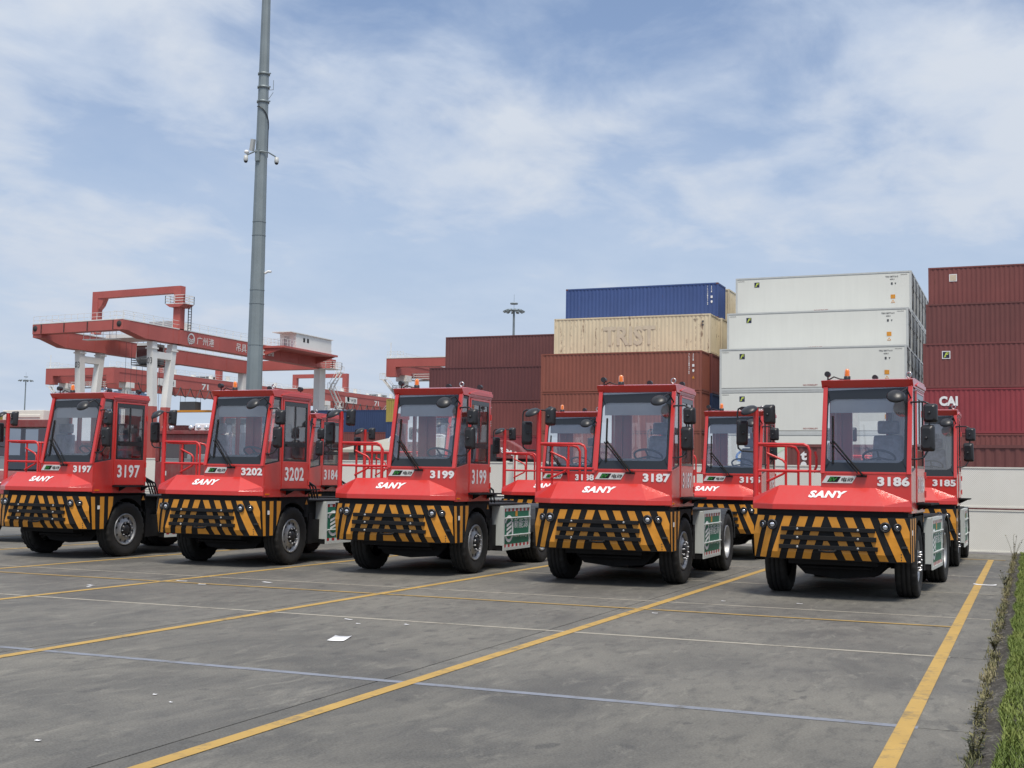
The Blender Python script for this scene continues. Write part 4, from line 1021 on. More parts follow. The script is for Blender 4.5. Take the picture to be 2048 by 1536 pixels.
container(xr_, 82.9, 7.74-2.87, 2.87, 'crimson', 'crimson container with big white three letter logo at the right end', G, marks=cai_marks)
container(xr_, 82.9, 4.86-2.87, 2.87, 'brown_dull', 'maroon container below the crimson one at the right end', G)
container(xr_, 82.9, -.9, 2.87, 'maroon', 'lowest maroon container behind the crimson stack', G)
container(-7.66, 43.0, 0, 2.95, 'maroon', 'single long maroon container with vertical white letters close behind the fence', G, marks=te_marks)
# far yard on the left
def far(x, y, z, colour, lab, L_=CL): container(x, y, z, 2.75, colour, lab, 'containers far off in the crane yard', L_)
YF = 131
far(-71.2+.2, YF, 8.05, 'olive', 'olive yellow container standing above a blue one far off')
for z, c, lab in ((5.3, 'navy', 'navy blue container under the olive one far off'), (2.55, 'navy', 'second navy blue container under the olive one far off'), (-.2, 'maroon', 'lowest container under the olive one far off')): far(-71.0, YF, z, c, lab)
far(-73.5-9.4, YF+4, 7.0, 'navy', 'dark blue container standing proud left of the olive one far off')
for k, (z, c) in enumerate(((4.25, 'brown_red'), (1.5, 'maroon'))):
    far(-83.4, YF+4, z, c, ('upper' if k == 0 else 'lower')+' brown container under the dark blue one far off')
far(-96.2, YF+8, 7.1, 'slate', 'long slate coloured container behind the second row tractor far off')
for k, (z, c) in enumerate(((4.3, 'brown_red'), (1.5, 'brown'))): far(-96.2, YF+8, z, c, ('upper' if k == 0 else 'lower')+' brown container under the slate one far off')
for i in range(3):
    for k, (z, c) in enumerate(((5.55, 'brown_red'), (2.8, 'maroon'), (.05, 'maroon'))):
        far(-135+12.6*i, 142+2*i, z, c, f'{("upper", "middle", "lower")[k]} brown container {("left of", "behind", "right of")[i]} the white crane legs far off')
for i in range(3):
    for k, (z, c) in enumerate((((6.2, 'olive'), (3.4, 'maroon'), (.6, 'maroon')))):
        far(-140-13*i, 126+12*i, z, c, f'{("olive yellow", "dark red", "dull maroon")[k]} container {("nearest", "second", "third")[i]} at the far left of the yard')

# ------------------------------------------------------------------ gantry cranes
def stairs(mb, x, y, z0, z1, s=1, w=2.4, flights=4):
    """white zigzag stair tower with landings and rails, built along +y from a leg"""
    dz = (z1-z0)/flights
    for k in range(flights):
        za, zb = z0+k*dz, z0+(k+1)*dz; ya, yb = (y, y+w) if k % 2 == 0 else (y+w, y)
        for o in (0, .7): mb.bar((x+s*o, ya, za), (x+s*o, yb, zb), .09, .22)
        for q in range(6): t = q/6; mb.box(min(x, x+s*.7), max(x, x+s*.7), ya+(yb-ya)*t-.1, ya+(yb-ya)*t+.1, za+(zb-za)*t, za+(zb-za)*t+.05)
        mb.box(min(x, x+s*.8), max(x, x+s*.8), yb-.5, yb+.5, zb-.05, zb+.03)
        for o in (0, .75):
            mb.bar((x+s*o, ya, za+1), (x+s*o, yb, zb+1), .06); mb.bar((x+s*o, yb-.5, zb), (x+s*o, yb-.5, zb+1), .06); mb.bar((x+s*o, yb+.5, zb), (x+s*o, yb+.5, zb+1), .06); mb.bar((x+s*o, yb-.5, zb+1), (x+s*o, yb+.5, zb+1), .06)
def stairs_x(mb, x, y, z0, z1, w=2.8, flights=5):
    tmp = MB(); stairs(tmp, 0, 0, z0, z1, 1, w, flights)
    mb.add([(x-v[1], y+v[0], v[2]) for v in tmp.V], tmp.F)
def rails(mb, a, b, n, h=1.05, r=.022):
    a, b = Vector(a), Vector(b); up_ = Vector((0, 0, h))
    for t in (.5, 1): mb.bar(a+up_*t, b+up_*t, 2*r)
    for k in range(n+1): p = a+(b-a)*k/n; mb.bar(p, p+up_, 2*r)
def cage(mb, x0, x1, y0, y1, z, h=1.1):
    mb.box(x0, x1, y0, y1, z-.08, z)
    for a, b in (((x0, y0), (x1, y0)), ((x1, y0), (x1, y1)), ((x1, y1), (x0, y1)), ((x0, y1), (x0, y0))):
        for t in (.33, .66, 1): mb.bar((*a, z+h*t), (*b, z+h*t), .07)
        for k in range(3): p = Vector((*a, z)).lerp(Vector((*b, z)), k/2); mb.bar(p, p+Vector((0, 0, h)), .07)
def crane1():
    XR, XL, ya, yb, zt = -106.3, -122.6, 125.5, 177, 21.0
    sh = 1.6
    c = empty('gantry_crane', (XR, 133.8, 0), label='big red and white rail gantry crane with tall red portal frame, numbered 03', cat='crane')
    o = Vector((XR, 133.8, 0))
    def ob(mb, n, m, par=c): mb.V = [tuple(Vector(v)-o) for v in mb.V]; return mb.obj(n, m, par)
    for x, dy, nm in ((XR, 0, 'girder'), (XL, sh, 'girder')):
        w2 = .75; b = MB(); y0, y1 = ya+dy+.06, yb+dy-.05
        zt = 21.0 if x == XR else 20.5; dp = 2.0 if x == XR else 2.15
        prof = [(y0, zt), (y0, zt-1.25), (y0+1.2, zt-1.35), (y0+4.5, zt-dp), (y1, zt-dp), (y1, zt)]
        b.prism(prof, 'x', x-(2*w2 if x == XR else 0), x+(0 if x == XR else 2*w2)); gd = ob(b, nm, m_crane)
        k = MB(); xf = x+.02 if x == XR else x+2*w2+.02
        for i in range(9): yy_ = y0+5+i*5.2; k.box(xf-.02, xf+.01, yy_-.05, yy_+.05, zt-1.95, zt-.05, 1)
        k.box(x-1.5 if x == XR else x, x if x == XR else x+1.5, y0, y1, zt, zt+.06); k.box(xf-.06, xf+.03, y0, y1, zt-.02, zt+.10, 0); ob(k, 'edge_trim', [m_cranew, m_crane], gd)
        k = MB(); rails(k, (xf-.05, y0, zt+.1), (xf-.05, y1, zt+.1), 26); rails(k, (xf-1.5*(1 if x == XR else -1), y0, zt+.1), (xf-1.5*(1 if x == XR else -1), y1, zt+.1), 26); ob(k, 'handrail', m_cranew, gd)
    zt = 21.0; b = MB(); b.hexa([(XL-.04, ya+sh, zt-1.3), (XR+.04, ya, zt-1.3), (XR+.04, ya+1.4, zt-1.3), (XL-.04, ya+sh+1.4, zt-1.3), (XL-.04, ya+sh, zt+.02), (XR+.04, ya, zt+.02), (XR+.04, ya+1.4, zt+.02), (XL-.04, ya+sh+1.4, zt+.02)]); eb = ob(b, 'end_beam', m_crane)
    k = MB()
    for t in (.10, .36, .62, .9): x = XL+(XR-XL)*t; y = ya+sh*(1-t)-.02; k.box(x-.06, x+.06, y-.05, y+.02, zt-1.25, zt-.02)
    for t in (.03, .965): x = XL+(XR-XL)*t; y = ya+sh*(1-t)-.03; k.lathe([(0, -.03), (.38, -.03), (.40, .02)], 14, 'y', (x, y, zt-.55))
    ob(k, 'stiffener', m_dark, eb)
    k = MB(); rails(k, (XL, ya+sh+.1, zt), (XR, ya+.1, zt), 14)
    k.hexa([(XL, ya+sh-.03, zt), (XR, ya-.03, zt), (XR, ya+.2, zt), (XL, ya+sh+.2, zt), (XL, ya+sh-.03, zt+.12), (XR, ya-.03, zt+.12), (XR, ya+.2, zt+.12), (XL, ya+sh+.2, zt+.12)]); ob(k, 'handrail', m_cranew, eb)
    b = MB(); b.box(XL, XR+.05, yb-.2, yb+1.2, zt-1.9, zt-.3); ob(b, 'end_beam', m_crane)
    # legs: two v-shaped pairs near, one far pair
    for x, dy, in ((XR-.75, 0), (XL+.75, 3.0)):
        for i, (y1_, y0_) in enumerate(((132.3, 133.3), (136.5, 134.4))):
            b = MB(); w2 = .47; zs = [(0, y0_), (10.2, y0_+(y1_-y0_)*.55), (18.85, y1_)]
            y_ = lambda z: y0_+(y1_-y0_)*z/18.85+dy
            def leg_seg(za, zb): return [(x-w2, y_(za)-w2, za), (x+w2, y_(za)-w2, za), (x+w2, y_(za)+w2, za), (x-w2, y_(za)+w2, za), (x-w2, y_(zb)-w2, zb), (x+w2, y_(zb)-w2, zb), (x+w2, y_(zb)+w2, zb), (x-w2, y_(zb)+w2, zb)]
            b.hexa(leg_seg(10.3, 18.85), 0); b.hexa(leg_seg(0, 10.3), 1); b.box(x-w2-.15, x+w2+.15, y_(18.3)-w2-.1, y_(18.3)+w2+.15, 17.9, 18.1, 0)
            ob(b, 'leg', [m_cranew, m_crane])
            if i == 0:
                t = MB(); put_text(t, '03', (x-.42, y_(16.4)-w2-.03, 15.9), (.84, 0, 0), (0, 0, .85), .02); ob(t, 'leg_number', m_txtdk)
        b = MB(); b.box(x-.45, x+.45, 132.6+dy, 136.2+dy, 16.7, 17.6); ob(b, 'tie_beam', m_cranew)
    for x in (XR-.75, XL+.75):
        b = MB(); b.box(x-.55, x+.55, 173.6, 175.4, 0, 18.8); ob(b, 'leg', m_cranew)
    k = MB(); stairs(k, XR+.35, 175.8, 4.0, 18.6, 1, 2.8, 5); cage(k, XR-.3, XR+2.2, 173.5, 176.5, 18.9); ob(k, 'staircase', m_cranew)
    b = MB(); b.box(XR-2.2, XR+.8, 125+9, 142, 0, .9); b.box(XL-.8, XL+2.2, 137, 145, 0, .9); b.box(XR-2.2, XR+.8, 170, 180, 0, .9); ob(b, 'bogie_beam', m_crane)
    # portal frame
    b = MB(); pz = 27.0; w2 = .5
    ypl, ypr = 138.6, 137.4
    b.box(XL+.1, XL+1.1, ypl-w2, ypl+w2, zt, pz); b.box(XR-1.1, XR+.05, ypr-w2, ypr+w2, zt-2.0, pz)
    b.hexa([(XL+1.1, ypl-w2, pz-.95), (XR-1.1, ypr-w2, pz-.95), (XR-1.1, ypr+w2, pz-.95), (XL+1.1, ypl+w2, pz-.95), (XL+1.1, ypl-w2, pz), (XR-1.1, ypr-w2, pz), (XR-1.1, ypr+w2, pz), (XL+1.1, ypl+w2, pz)])
    b.prism([(XL+1.1, pz-.95), (XL+1.1, pz-2.6), (XL+1.7, pz-2.0), (XL+2.2, pz-.95)], 'y', ypl-w2+.05, ypl+w2-.05); pf = ob(b, 'portal_frame', m_crane)
    k = MB(); cage(k, XR-2.1, XR+1.0, ypr-1.0, ypr+1.2, zt+3.55); ob(k, 'platform_cage', m_cranew, pf)
    b = MB(); b.prism([(XR-2.1, zt+3.47), (XR+1.0, zt+3.47), (XR+.3, zt+3.05), (XR-1.4, zt+3.05)], 'y', ypr-1.0, ypr+1.2); ob(b, 'platform', m_crane, pf)
    k = MB()
    for xx in (.35, .85): k.bar((XR+xx, ypr+.9, zt), (XR+xx, ypr+.9, zt+3.5), .09)
    for q in range(9): k.bar((XR+.35, ypr+.9, zt+.3+q*.38), (XR+.85, ypr+.9, zt+.3+q*.38), .07)
    ob(k, 'ladder', m_txtdk, pf)
    # electrical house on the right girder's far end
    b = MB(); b.box(XR+.02, XR+3.6, 157.2, 172.8, zt-.45, zt-.15); b.prism([(XR, zt-1.5), (XR, zt-.45), (XR+3.6, zt-.45)], 'y', 157.4, 157.7); b.prism([(XR, zt-1.5), (XR, zt-.45), (XR+3.6, zt-.45)], 'y', 172, 172.3); hp = ob(b, 'house_platform', m_crane)
    b = MB(); b.box(XR+.4, XR+3.3, 160.8, 171.2, zt-.15, zt+2.1); b.box(XR+.1, XR+3.5, 159.0, 171.4, zt+2.1, zt+2.22); hs = ob(b, 'electrical_house', m_cranew)
    k = MB(); 
    for yy_ in (162.8, 163.9): k.box(XR+3.29, XR+3.32, yy_, yy_+.55, zt+.95, zt+1.6)
    ob(k, 'window', m_dark, hs)
    k = MB(); k.box(XR+1.2, XR+2.1, 160.77, 160.8, zt-.1, zt+1.7); ob(k, 'door', m_rail, hs)
    k = MB(); rails(k, (XR+.4, 157.4, zt-.15), (XR+3.5, 157.4, zt-.15), 5); rails(k, (XR+3.5, 157.4, zt-.15), (XR+3.5, 160.6, zt-.15), 4); ob(k, 'handrail', m_cranew, hs)
    # trolley and operator cabin
    b = MB(); b.box(XL+2, XR-2, 139, 144, zt-.6, zt-.1); b.box(XL+9, XR-3, 139.6, 143.4, zt+.0, zt+1.6); ob(b, 'trolley', m_cranew)
    b = MB(); b.prism([(139.2, 19.6), (139.0, 17.4), (139.6, 16.7), (142.4, 16.7), (142.4, 19.6)], 'x', -115.2, -113.0); cb_ = ob(b, 'operator_cabin', m_rail)
    k = MB(); k.box(-115.0, -113.2, 138.9, 139.15, 17.6, 19.2); k.box(-113.02, -112.95, 139.5, 142, 17.7, 19.2); ob(k, 'cabin_window', m_glassdk, cb_)
    k = MB(); k.box(-115.6, -112.6, 138.6, 142.9, 16.45, 16.55); cage(k, -115.6, -112.6, 138.6, 142.9, 16.55, .9); ob(k, 'cabin_platform', m_txtdk, cb_)
    k = MB()
    for i in range(7): k.tube([(XL+4.0+i*1.0, 141, zt-1), (XL+4.0+i*1.0, 141, 3.0)], .03, 4)
    ob(k, 'hoist_rope', m_txtdk)
    k = MB(); rails(k, (XL+8.5, ya+1.8, zt-2.2), (XL+14, ya+1.6, zt-2.2), 5); k.box(XL+8.5, XL+14, ya+1.6, ya+2.6, zt-2.3, zt-2.2); ob(k, 'inspection_cradle', m_cranew)
    # lettering on the right girder
    t = MB(); X_ = XR+.03
    for a0, a1, r0, r1 in ((-40, 250, .62, .82),):
        for d in range(a0, a1, 10):
            p0, p1 = math.radians(d), math.radians(d+10); t.poly([(X_, 139.55+.95*r0*math.cos(p0), 19.95+r0*math.sin(p0)), (X_, 139.55+.95*r1*math.cos(p0), 19.95+r1*math.sin(p0)), (X_, 139.55+.95*r1*math.cos(p1), 19.95+r1*math.sin(p1)), (X_, 139.55+.95*r0*math.cos(p1), 19.95+r0*math.sin(p1))])
    for z in (19.35, 19.6, 19.85):
        pts = [(X_, 138.9+.13*i, z+.10*math.sin(i*.9)) for i in range(11)]; t.add([q for p in pts for q in (p, (p[0], p[1], p[2]+.13))], [(2*i, 2*i+2, 2*i+3, 2*i+1) for i in range(10)])
    put_text(t, '广州港', (X_, 140.8, 19.35), (0, 3.9, 0), (0, 0, 1.15), .01)
    put_text(t, '吊具下', (X_, 150.1, 19.35), (0, 3.9, 0), (0, 0, 1.15), .01); put_text(t, 'DHHI', (X_, 156.8, 19.5), (0, 3.0, 0), (0, 0, .8), .01, bold=.04)
    ob(t, 'girder_lettering', m_cranew)
    return c
crane1()
def crane2(xr, xl, ya, yb, zt, lab, stair_x=None, portal=None, num=None, leg_y=None, legs_both=True, far_legs=True):
    o = Vector(((xr+xl)/2, ya, 0)); c = empty('gantry_crane', o, label=lab, cat='crane', group='gantry cranes in the distance')
    def ob(mb, n, m, par=c): mb.V = [tuple(Vector(v)-o) for v in mb.V]; return mb.obj(n, m, par)
    ly = leg_y if leg_y is not None else ya+4
    for x, s in ((xr, -1), (xl, 1)):
        b = MB(); x0, x1 = sorted((x, x+s*1.5)); b.box(x0, x1, ya, yb, zt-2.6, zt-.9); b.box(x0-.08, x1+.08, ya, yb, zt-.9, zt); gd = ob(b, 'girder', m_crane)
        k = MB(); xf = x0 if s > 0 else x1; rails(k, (x1, ya, zt), (x1, yb, zt), 24); rails(k, (x0, ya, zt), (x0, yb, zt), 24); k.box(x0-.1, x1+.1, ya, yb, zt, zt+.06)
        for q in range(9): k.box(x0+.2, x0+.9, ya+6+q*6, ya+6.5+q*6, zt+.05, zt+.5+.35*(q % 3))
        ob(k, 'handrail', m_cranew, gd)
        k = MB(); cage(k, x0-.6, x1+.6, ly-1.4, ly+1.4, zt-5.4); ob(k, 'platform_cage', m_cranew)
        for j, yy_ in enumerate((ly, yb-6) if far_legs else (ly,)):
            b = MB(); b.box(x0+.2, x1-.2, yy_-.65, yy_+.65, 0, zt-2.6); b.box(x0-.25, x1+.25, yy_-1.0, yy_+1.0, zt-3.6, zt-2.6); ob(b, 'leg', m_cranew)
    b = MB(); b.box(xl-.12, xr+.12, ya-.7, ya+.8, zt-1.5, zt-.1); b.box(xl-.12, xl+1.6, ya-.7, ya+.8, zt-3.1, zt-1.5); b.box(xr-1.6, xr+.12, ya-.7, ya+.8, zt-3.1, zt-1.5); eb = ob(b, 'end_beam', m_crane)
    k = MB(); k.box(xl-.14, xr+.14, ya-.75, ya+.82, zt-.1, zt+.05); rails(k, (xl, ya-.6, zt), (xl+3, ya-.6, zt), 5); k.bar((xl+.3, ya, zt), (xl+.3, ya, zt+2.6), .10); ob(k, 'handrail', m_cranew, eb)
    b = MB(); b.box(xl, xr, yb-1, yb+.4, zt-1.6, zt-.2); ob(b, 'end_beam', m_crane)
    k = MB(); cage(k, xl+3.5, xr-4.5, ya+1.6, ya+2.8, zt-3.6); k.box(xl+3.5, xr-4.5, ya+1.6, ya+2.8, zt-3.7, zt-3.55); ob(k, 'inspection_cradle', m_cranew)
    k = MB(); stairs_x(k, xl+.1, ly-1.0, 2, zt-3.2, 2.9, 5) if stair_x is None else stairs(k, xr+.2, ly+.8, 2, zt-4.5, 1, 2.6, 5); ob(k, 'staircase', m_cranew)
    if portal:
        b = MB(); y = portal
        b.box(xl+.1, xl+1.2, y-.5, y+.5, zt, zt+4.4); b.box(xr-1.2, xr, y-.5, y+.5, zt, zt+4.4); b.box(xl+1.2, xr-1.2, y-.5, y+.5, zt+3.5, zt+4.4); b.prism([(y-.5, zt), (y+.5, zt), (y+.9, zt-2.2), (y-.0, zt-2.2)], 'x', xr-.3, xr+.06); ob(b, 'portal_frame', m_crane)
    k = MB(); m_ = (xl+xr)/2                          # trolley, spreader and cable festoon
    k.box(xl+1.5, xr-1.5, ya+31, ya+35, zt-.6, zt+.8); ob(k, 'trolley', m_txtdk)
    k = MB(); k.box(m_-5.5, m_+5.5, ya+32, ya+34, zt-6.6, zt-6.2); sp2 = ob(k, 'spreader', m_yellow)
    k = MB()
    for xx in (-2, 2):
        for yy_ in (32.2, 33.8): k.tube([(m_+xx, ya+yy_, zt-.5), (m_+xx, ya+yy_, zt-6.3)], .04, 4)
    k.box(m_-2, m_+2, ya+32, ya+34, zt-6.2, zt-4.4); ob(k, 'hoist', m_txtdk)
    k = MB()
    for q in range(10):
        y0 = ya+6+q*3.2; k.tube([(xr+.25, y0+3.2*t, zt-2.4-1.9*math.sin(PI*t)) for t in [i/8 for i in range(9)]], .09, 5)
    ob(k, 'festoon_cable', m_txtdk)
    t = MB(); put_text(t, num or '71', (xr+.03, ya+26, zt-2.4), (0, 2.2, 0), (0, 0, 1.2), .01, bold=.03); ob(t, 'girder_lettering', m_cranew)
    t = MB(); t.box(xr+.02, xr+.06, ya+12, ya+17.5, zt-2.5, zt-1.1); pl = ob(t, 'name_plate', m_cranew); t = MB(); put_text(t, '广州港', (xr+.08, ya+13.4, zt-2.25), (0, 3.6, 0), (0, 0, .9), .01); ob(t, 'plate_lettering', m_txtdk, pl)
    return c
crane2(-156.5, -172.5, 183.5, 265, 21, 'red gantry crane numbered 71 behind the legs of the big crane', portal=216)
crane2(-147.5, -162.5, 240, 305, 21, 'red gantry crane between the grey pole and the far containers', stair_x=1, portal=253)
crane2(-81.5, -97.5, 180.5, 262, 21, 'red gantry crane partly hidden behind the plum container stack')
# blue quay crane pieces far behind
m_bluec = simple('crane_blue', srgb(96, 122, 150), .6, var=.08, coord='pos')
def quay(x, y, lab):
    c = empty('quay_crane', (x, y, 0), label=lab, cat='crane', group='blue quay cranes on the horizon'); b = MB()
    for dx in (0, 6): b.bar((dx, 0, 0), (dx, 0, 40), 1.3); b.bar((dx, 8, 0), (dx, 8, 40), 1.3)
    b.obj('legs', m_bluec, c); b = MB(); b.box(-1, 7, -1, 1, 34, 35.5); b.box(-1, 7, -1, 1, 39, 41); b.box(1, 4, -6, 20, 36, 38); b.obj('boom', m_bluec, c)
quay(-398, 455, 'left blue quay crane seen between the white crane legs'); quay(-385, 455, 'right blue quay crane seen between the white crane legs')

# ------------------------------------------------------------------ tall pole and light masts
px0, py0 = -30.88, 45.0
pole = empty('camera_pole', (px0, py0, 0), label='tall tapered grey steel pole with cameras behind tractor 3202', cat='pole')
b = MB(); b.lathe([(.42, 0), (.385, 2), (.345, 5.2), (.255, 15.6), (.165, 25), (.10, 33), (0, 33)], 12, 'z', smooth=False); b.obj('shaft', m_pole, pole)
def prad(z): return .42-(.42-.10)*z/33+.0
for z in (18.6, 19.2, 17.95): 
    b = MB(); r_ = .255-(z-15.6)*.0095+.012; b.lathe([(r_, -.05), (r_+.03, -.045), (r_+.03, .045), (r_, .05)], 20, 'z', (0, 0, z)); b.box(-.03, .03, -r_-.09, -r_, z-.03, z+.03); b.bar((r_, 0, z), (r_+.12, 0, z), .05); b.obj('clamp_band', m_pole, pole)
for z in (12.6, 12.0, 7.2, 9.6, 9.0):
    b = MB(); r_ = .345-(z-5.2)*.00865+.003; b.lathe([(r_, -.02), (r_+.012, -.018), (r_+.012, .018), (r_, .02)], 12, 'z', (0, 0, z), smooth=False); b.obj('weld_ring', m_pole, pole)
rz_ = Matrix.Rotation(YAW+.2, 3, 'Z')
b = MB(); z = 15.65; b.tube([rz_ @ Vector((-.62, -.05, z-.12)), rz_ @ Vector((-.3, -.25, z)), rz_ @ Vector((0, -.30, z+.03)), rz_ @ Vector((.3, -.25, z)), rz_ @ Vector((.62, -.05, z-.12))], .03, 6); b.box(-.1, .1, -.34, -.26, z-.4, z+.1); b.obj('camera_arm', m_pole, pole)
for s in (-1, 1):
    v = rz_ @ Vector((s*.66, -.05, 0)); b = MB(); b.lathe([(0, .12), (.09, .10), (.10, -.10), (.085, -.14)], 14, 'z', (v.x, v.y, z-.25)); cm_ = b.obj('dome_camera', m_rail, pole)
    b = MB(); b.ellipsoid((v.x, v.y, z-.39), (.085, .085, .085), 12, 8); b.obj('lens_dome', m_plastic, cm_)
v = rz_ @ Vector((-.42, -.12, 0)); b = MB(); b.bar((v.x, v.y, z+.05), (v.x*.6, v.y*.6-.2, z+.55), .16, .16); b.obj('floodlight', m_rail, pole)
v = rz_ @ Vector((-.64, -.02, 0)); b = MB(); b.ellipsoid((v.x, v.y, z+.02), (.11, .11, .09), 12, 8); b.obj('sun_shield', m_white, pole)
b = MB(); v = rz_ @ Vector((.30, 0, 0)); b.tube([(v.x, v.y, 10.35), (v.x*1.5, v.y*1.5, 10.45), (v.x*2.1, v.y*2.1-.1, 10.42)], .05, 8); b.tube([(v.x, v.y-.02, 10.3), (v.x*.98, v.y-.02, 9.6)], .02, 5); b.obj('bullet_camera', m_white, pole)
b = MB(); R3 = rz_
pts = []
for i in range(14): t = i/13; a = PI*1.15+t*PI*.95; r_ = .27; p = Vector((r_*math.cos(a), r_*math.sin(a), 17.7-1.0*t*t)); pts.append(R3 @ p)
pts.append(pts[-1]+Vector((0, 0, -1.2))); b.tube(pts, .022, 6); b.obj('cable', m_plastic, pole)
b = MB(); v = rz_ @ Vector((.34, -.05, 0)); b.tube([(v.x*.7, v.y*.7, 18.5), (v.x*1.25, v.y*1.25, 18.52), (v.x*1.25, v.y*1.25, 18.95)], .012, 5); b.tube([(v.x*.7, v.y*.7, 18.1), (v.x*1.25, v.y*1.25, 18.4)], .012, 5); b.obj('antenna', m_pole, pole)
def mast(x, y, hgt, lab, rw):
    c = empty('light_mast', (x, y, 0), label=lab, cat='light mast', group='high floodlight masts'); b = MB(); b.tube([(0, 0, 0), (0, 0, hgt)], .30, 10, r2=.17); b.obj('shaft', m_pole, c)
    b = MB(); b.lathe([(rw*.3, -.1), (rw*.5, 0), (rw*.3, .12), (rw*.2, .15), (0, .15)], 20, 'z', (0, 0, hgt)); b.lathe([(0, 1.0), (.6, 1.0), (.65, 1.2), (0, 1.25)], 14, 'z', (0, 0, hgt)); b.tube([(0, 0, hgt), (0, 0, hgt+2.6)], .025, 5); hd = b.obj('lamp_ring', m_pole, c)
    for k in range(12):
        a = 2*PI*k/12; b = MB(); b.box(-.30, .30, -.22, .22, -.12, .12); l = b.obj('floodlight', m_pole, c, (rw*.95*math.cos(a), rw*.95*math.sin(a), hgt-.1)); l.rotation_euler = (0, .5, a)
mast(-76.5, 183.5, 28.6, 'high floodlight mast rising behind the plum container', 1.55)
mast(-299, 308, 30.5, 'high floodlight mast standing far off at the left edge', 2.2)

# ------------------------------------------------------------------ other vehicles and things by the fence
def old_wheel(par, x, y, r, w_, sg):
    m = MB(); m.lathe([(r*.55, -w_), (r*.9, -w_), (r, -w_*.8), (r, w_*.8), (r*.9, w_), (r*.55, w_)], 28, 'x'); W = m.obj('wheel', m_rubber, par, (x, y, r)); m = MB(); m.lathe([(r*.56, w_*.8*sg), (r*.5, w_*.5*sg), (r*.2, w_*.6*sg), (0, w_*.7*sg)], 20, 'x'); m.obj('rim', m_oldred, W)
t = empty('old_tractor', (-22.02, 22.0, -.0), .02, 'dark red older tractor with beige air conditioner, cut by the left frame edge', 'terminal tractor')
b = MB(); b.prism([(-.1, .55), (-.25, 1.05), (-.05, 1.42), (.45, 1.62), (.45, .55)], 'x', -1.2, 1.15); b.obj('hood', m_oldred, t, bevel=.02)
b = MB(); b.box(-1.15, 1.1, .45, 1.9, .7, 1.62); 
for x in (-1.12, 1.02): b.bar((x+.03, .48, 1.6), (x+.03, .85, 2.72), .09); b.box(x, x+.08, 1.8, 1.9, 1.6, 2.72)
b.box(-1.15, 1.1, .78, 1.95, 2.66, 2.84); b.box(-1.1, 1.05, 1.85, 1.9, 1.6, 2.1); b.obj('cab', m_oldred, t, bevel=.015)
b = MB(); b.poly([(-1.05, .50, 1.66), (1.0, .50, 1.66), (1.0, .83, 2.68), (-1.05, .83, 2.68)]); b.obj('windscreen', m_glassdk, t)
b = MB(); b.box(-.9, .34, .95, 1.75, 2.84, 3.08); b.box(-.8, .25, .93, .95, 2.90, 2.97); b.obj('air_conditioner', m_conc_w, t, bevel=.02)
for z in (2.60, 2.74): b = MB(); b.lathe([(0, -.02), (.03, 0), (.02, .05), (.02, .22), (.055, .28), (.06, .3)], 12, 'x', (1.1, .9, z)); b.obj('horn', m_plastic, t)
b = MB(); b.poly([(-.6, -.253, 1.05), (-.3, -.253, 1.05), (.2, -.12, 1.36), (-.1, -.12, 1.36)]); b.poly([(.45, -.17, 1.22), (.62, -.21, 1.12), (.85, -.2, 1.15), (.86, -.17, 1.22), (.66, -.18, 1.19)]); b.obj('hood_stripe', m_white, t)
b = MB(); b.box(-1.15, 1.15, -.2, 3.8, .5, .62); b.box(-1.2, 1.2, -.32, -.1, .42, .58); b.box(-1.1, 1.1, 1.4, 1.55, .62, .9); b.obj('chassis', m_chassis, t)
b = MB(); b.ellipsoid((.3, .7, 1.75), (.2, .1, .2), 10, 6); b.box(-.9, .9, 1.2, 1.6, 1.3, 2.0); b.obj('seat', m_intdk, t)
for x, sg in ((-.95, -1), (.98, 1)): old_wheel(t, x, .55, .52, .17, sg); old_wheel(t, x, 3.3, .52, .17, sg)
t = empty('old_tractor', (-22.75, 29.6, 0), -.03, 'brownish red older tractor with a row of round roof lamps behind tractor 3202', 'terminal tractor')
b = MB(); b.box(-.95, 1.0, 0, 1.7, .75, 1.95); b.box(-.95, 1.0, 0, 1.7, 2.52, 2.75)
for x in (-.95, -.08, .88): b.box(x, x+.12, -.01, .10, 1.95, 2.52); b.box(x, x+.12, 1.6, 1.7, 1.95, 2.52)
b.box(-1.0, 1.05, -.06, 1.75, 2.75, 2.86); b.obj('cab', m_oldred, t, bevel=.015)
b = MB(); b.poly([(-.85, .04, 1.95), (.9, .04, 1.95), (.9, .04, 2.52), (-.85, .04, 2.52)]); b.obj('window_pane', m_glassdk, t)
for k, x in enumerate((-.88, -.62, -.36, .35, .62, .9)): b = MB(); b.lathe([(.0, -.05), (.05, -.045), (.07, -.01), (.06, .05), (0, .06)], 14, 'y', (x, -.04, 2.95)); l = b.obj('roof_lamp', m_lamp, t)
b = MB(); b.box(.2, .85, .3, 1.1, 2.86, 3.08); b.obj('air_conditioner', m_white, t, bevel=.03)
b = MB(); b.box(-.7, -.52, -.006, 0, 1.55, 1.68); b.obj('sticker', m_plate, t)
b = MB(); b.box(-1.1, 1.1, -.4, 3.4, .5, .75); b.obj('chassis', m_chassis, t)
for x, sg in ((-.95, -1), (.98, 1)): old_wheel(t, x, .4, .52, .17, sg); old_wheel(t, x, 2.9, .52, .17, sg)
t = empty('wheel_loader', (-17.15, 40, 0), .25, 'maroon machine with sloping bonnet and white lettering behind the fence', 'loader')
b = MB(); b.prism([(-.1, 2.3), (-.1, 2.95), (.32, 2.95), (.72, 2.72), (.98, 2.36), (.98, 2.3)], 'y', 0, 1.2); hd = b.obj('bonnet', m_oldred, t, bevel=.04)
b = MB(); put_text(b, 'SEM', (.08, -.005, 2.52), (.42, 0, -.12), (-.06, 0, .20), .01, bold=.05, shear=.1); b.obj('bonnet_lettering', m_white, hd)
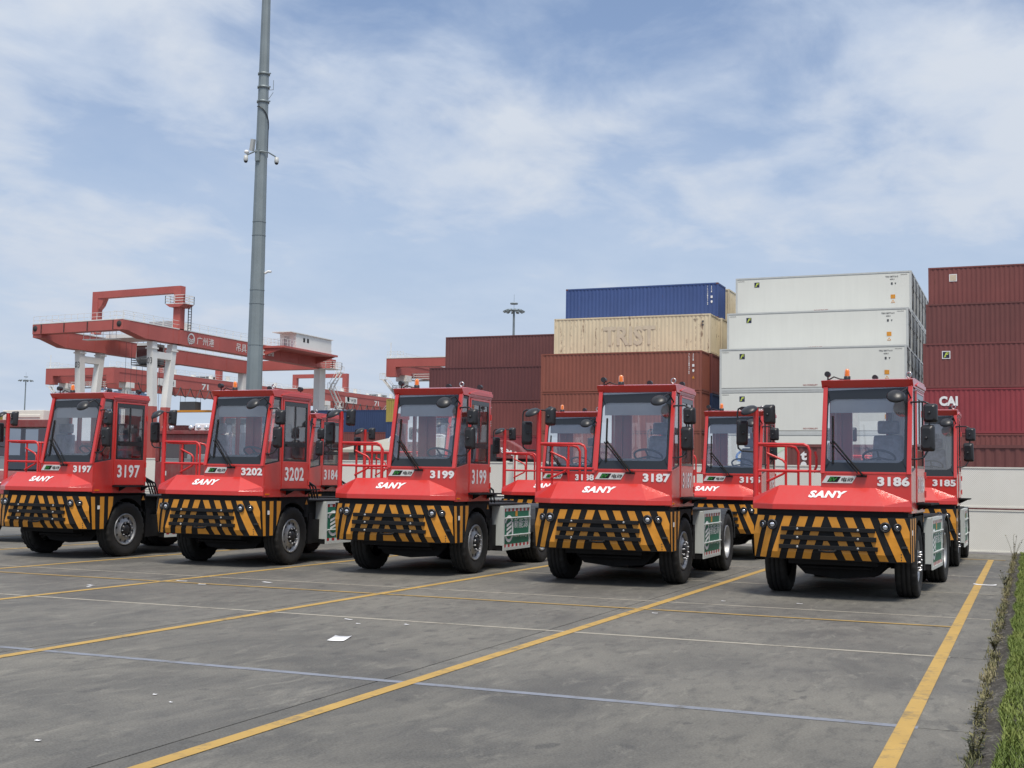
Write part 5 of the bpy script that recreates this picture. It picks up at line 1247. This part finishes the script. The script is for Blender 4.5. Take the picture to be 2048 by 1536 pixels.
b = MB(); b.box(-.1, 1.3, .1, 1.1, .8, 2.3); b.obj('chassis', m_chassis, t)
b = MB(); b.box(-.6, -.1, .1, 1.1, 1.2, 2.8); b.obj('radiator', m_plastic, t)
for x in (-.2, 1.2):
    for y in (-.1, 1.3):
        m = MB(); m.lathe([(.35, -.2), (.7, -.2), (.78, -.12), (.78, .12), (.7, .2), (.35, .2)], 24, 'y'); W = m.obj('wheel', m_rubber, t, (x, y, .78)); m = MB(); m.lathe([(.4, -.12), (.2, -.15), (0, -.15)], 16, 'y'); m.obj('rim', m_oldred, W)
m_tank = simple('grey_beige_panel', srgb(168, 165, 152), .7, var=.06, coord='pos'); m_tank2 = simple('grey_wall', srgb(140, 140, 138), .7, var=.06, coord='pos')
t = empty('grey_shelter', (-27.2, 46, 0), 0, 'low grey shelter with pale sloping roof behind the fence', 'shelter')
b = MB(); b.box(0, 4.3, .9, 5, 0, 2.78); b.obj('wall', m_tank2, t)
b = MB(); b.hexa([(-.2, .3, 2.62), (4.5, .3, 2.62), (4.5, 5, 3.2), (-.2, 5, 3.2), (-.2, .3, 2.74), (4.5, .3, 2.74), (4.5, 5, 3.40), (-.2, 5, 3.40)]); b.obj('roof', m_tank, t)
b = MB(); b.box(-.2, 4.5, 5.0, 5.1, 3.36, 3.47)
for x in (1.2, 3.2): b.tube([(x+.5*math.cos(a), 3.2, 3.15+.33*abs(math.sin(a))) for a in [PI*k/10 for k in range(11)]], .05, 6)
b.obj('roof_rim', m_white, t)
b = MB(); put_text(b, '三一重工', (2.2, .89, 2.05), (1.6, 0, 0), (0, 0, .32), .01); b.obj('wall_lettering', m_fade, t)
t = empty('white_cabinet', (-25.6, 33.6, 0), 0, 'white equipment cabinet beside the fence left of the round lamp tractor', 'cabinet')
b = MB(); b.box(0, 1.3, 0, 1.0, 0, 2.25); b.obj('body', m_conc_w, t, bevel=.03); b = MB(); b.box(.25, 1.2, -.012, 0, .2, 2.1); b.obj('door', m_white, t, bevel=.01)
# small pieces that stay joined in one part
for o in bpy.data.objects:
    if o.name.split('.')[0] in ('corner_casting', 'code_lettering', 'bolt', 'vent_hole', 'hinge', 'air_hoses') and o.parent: o['kind'] = 'stuff'
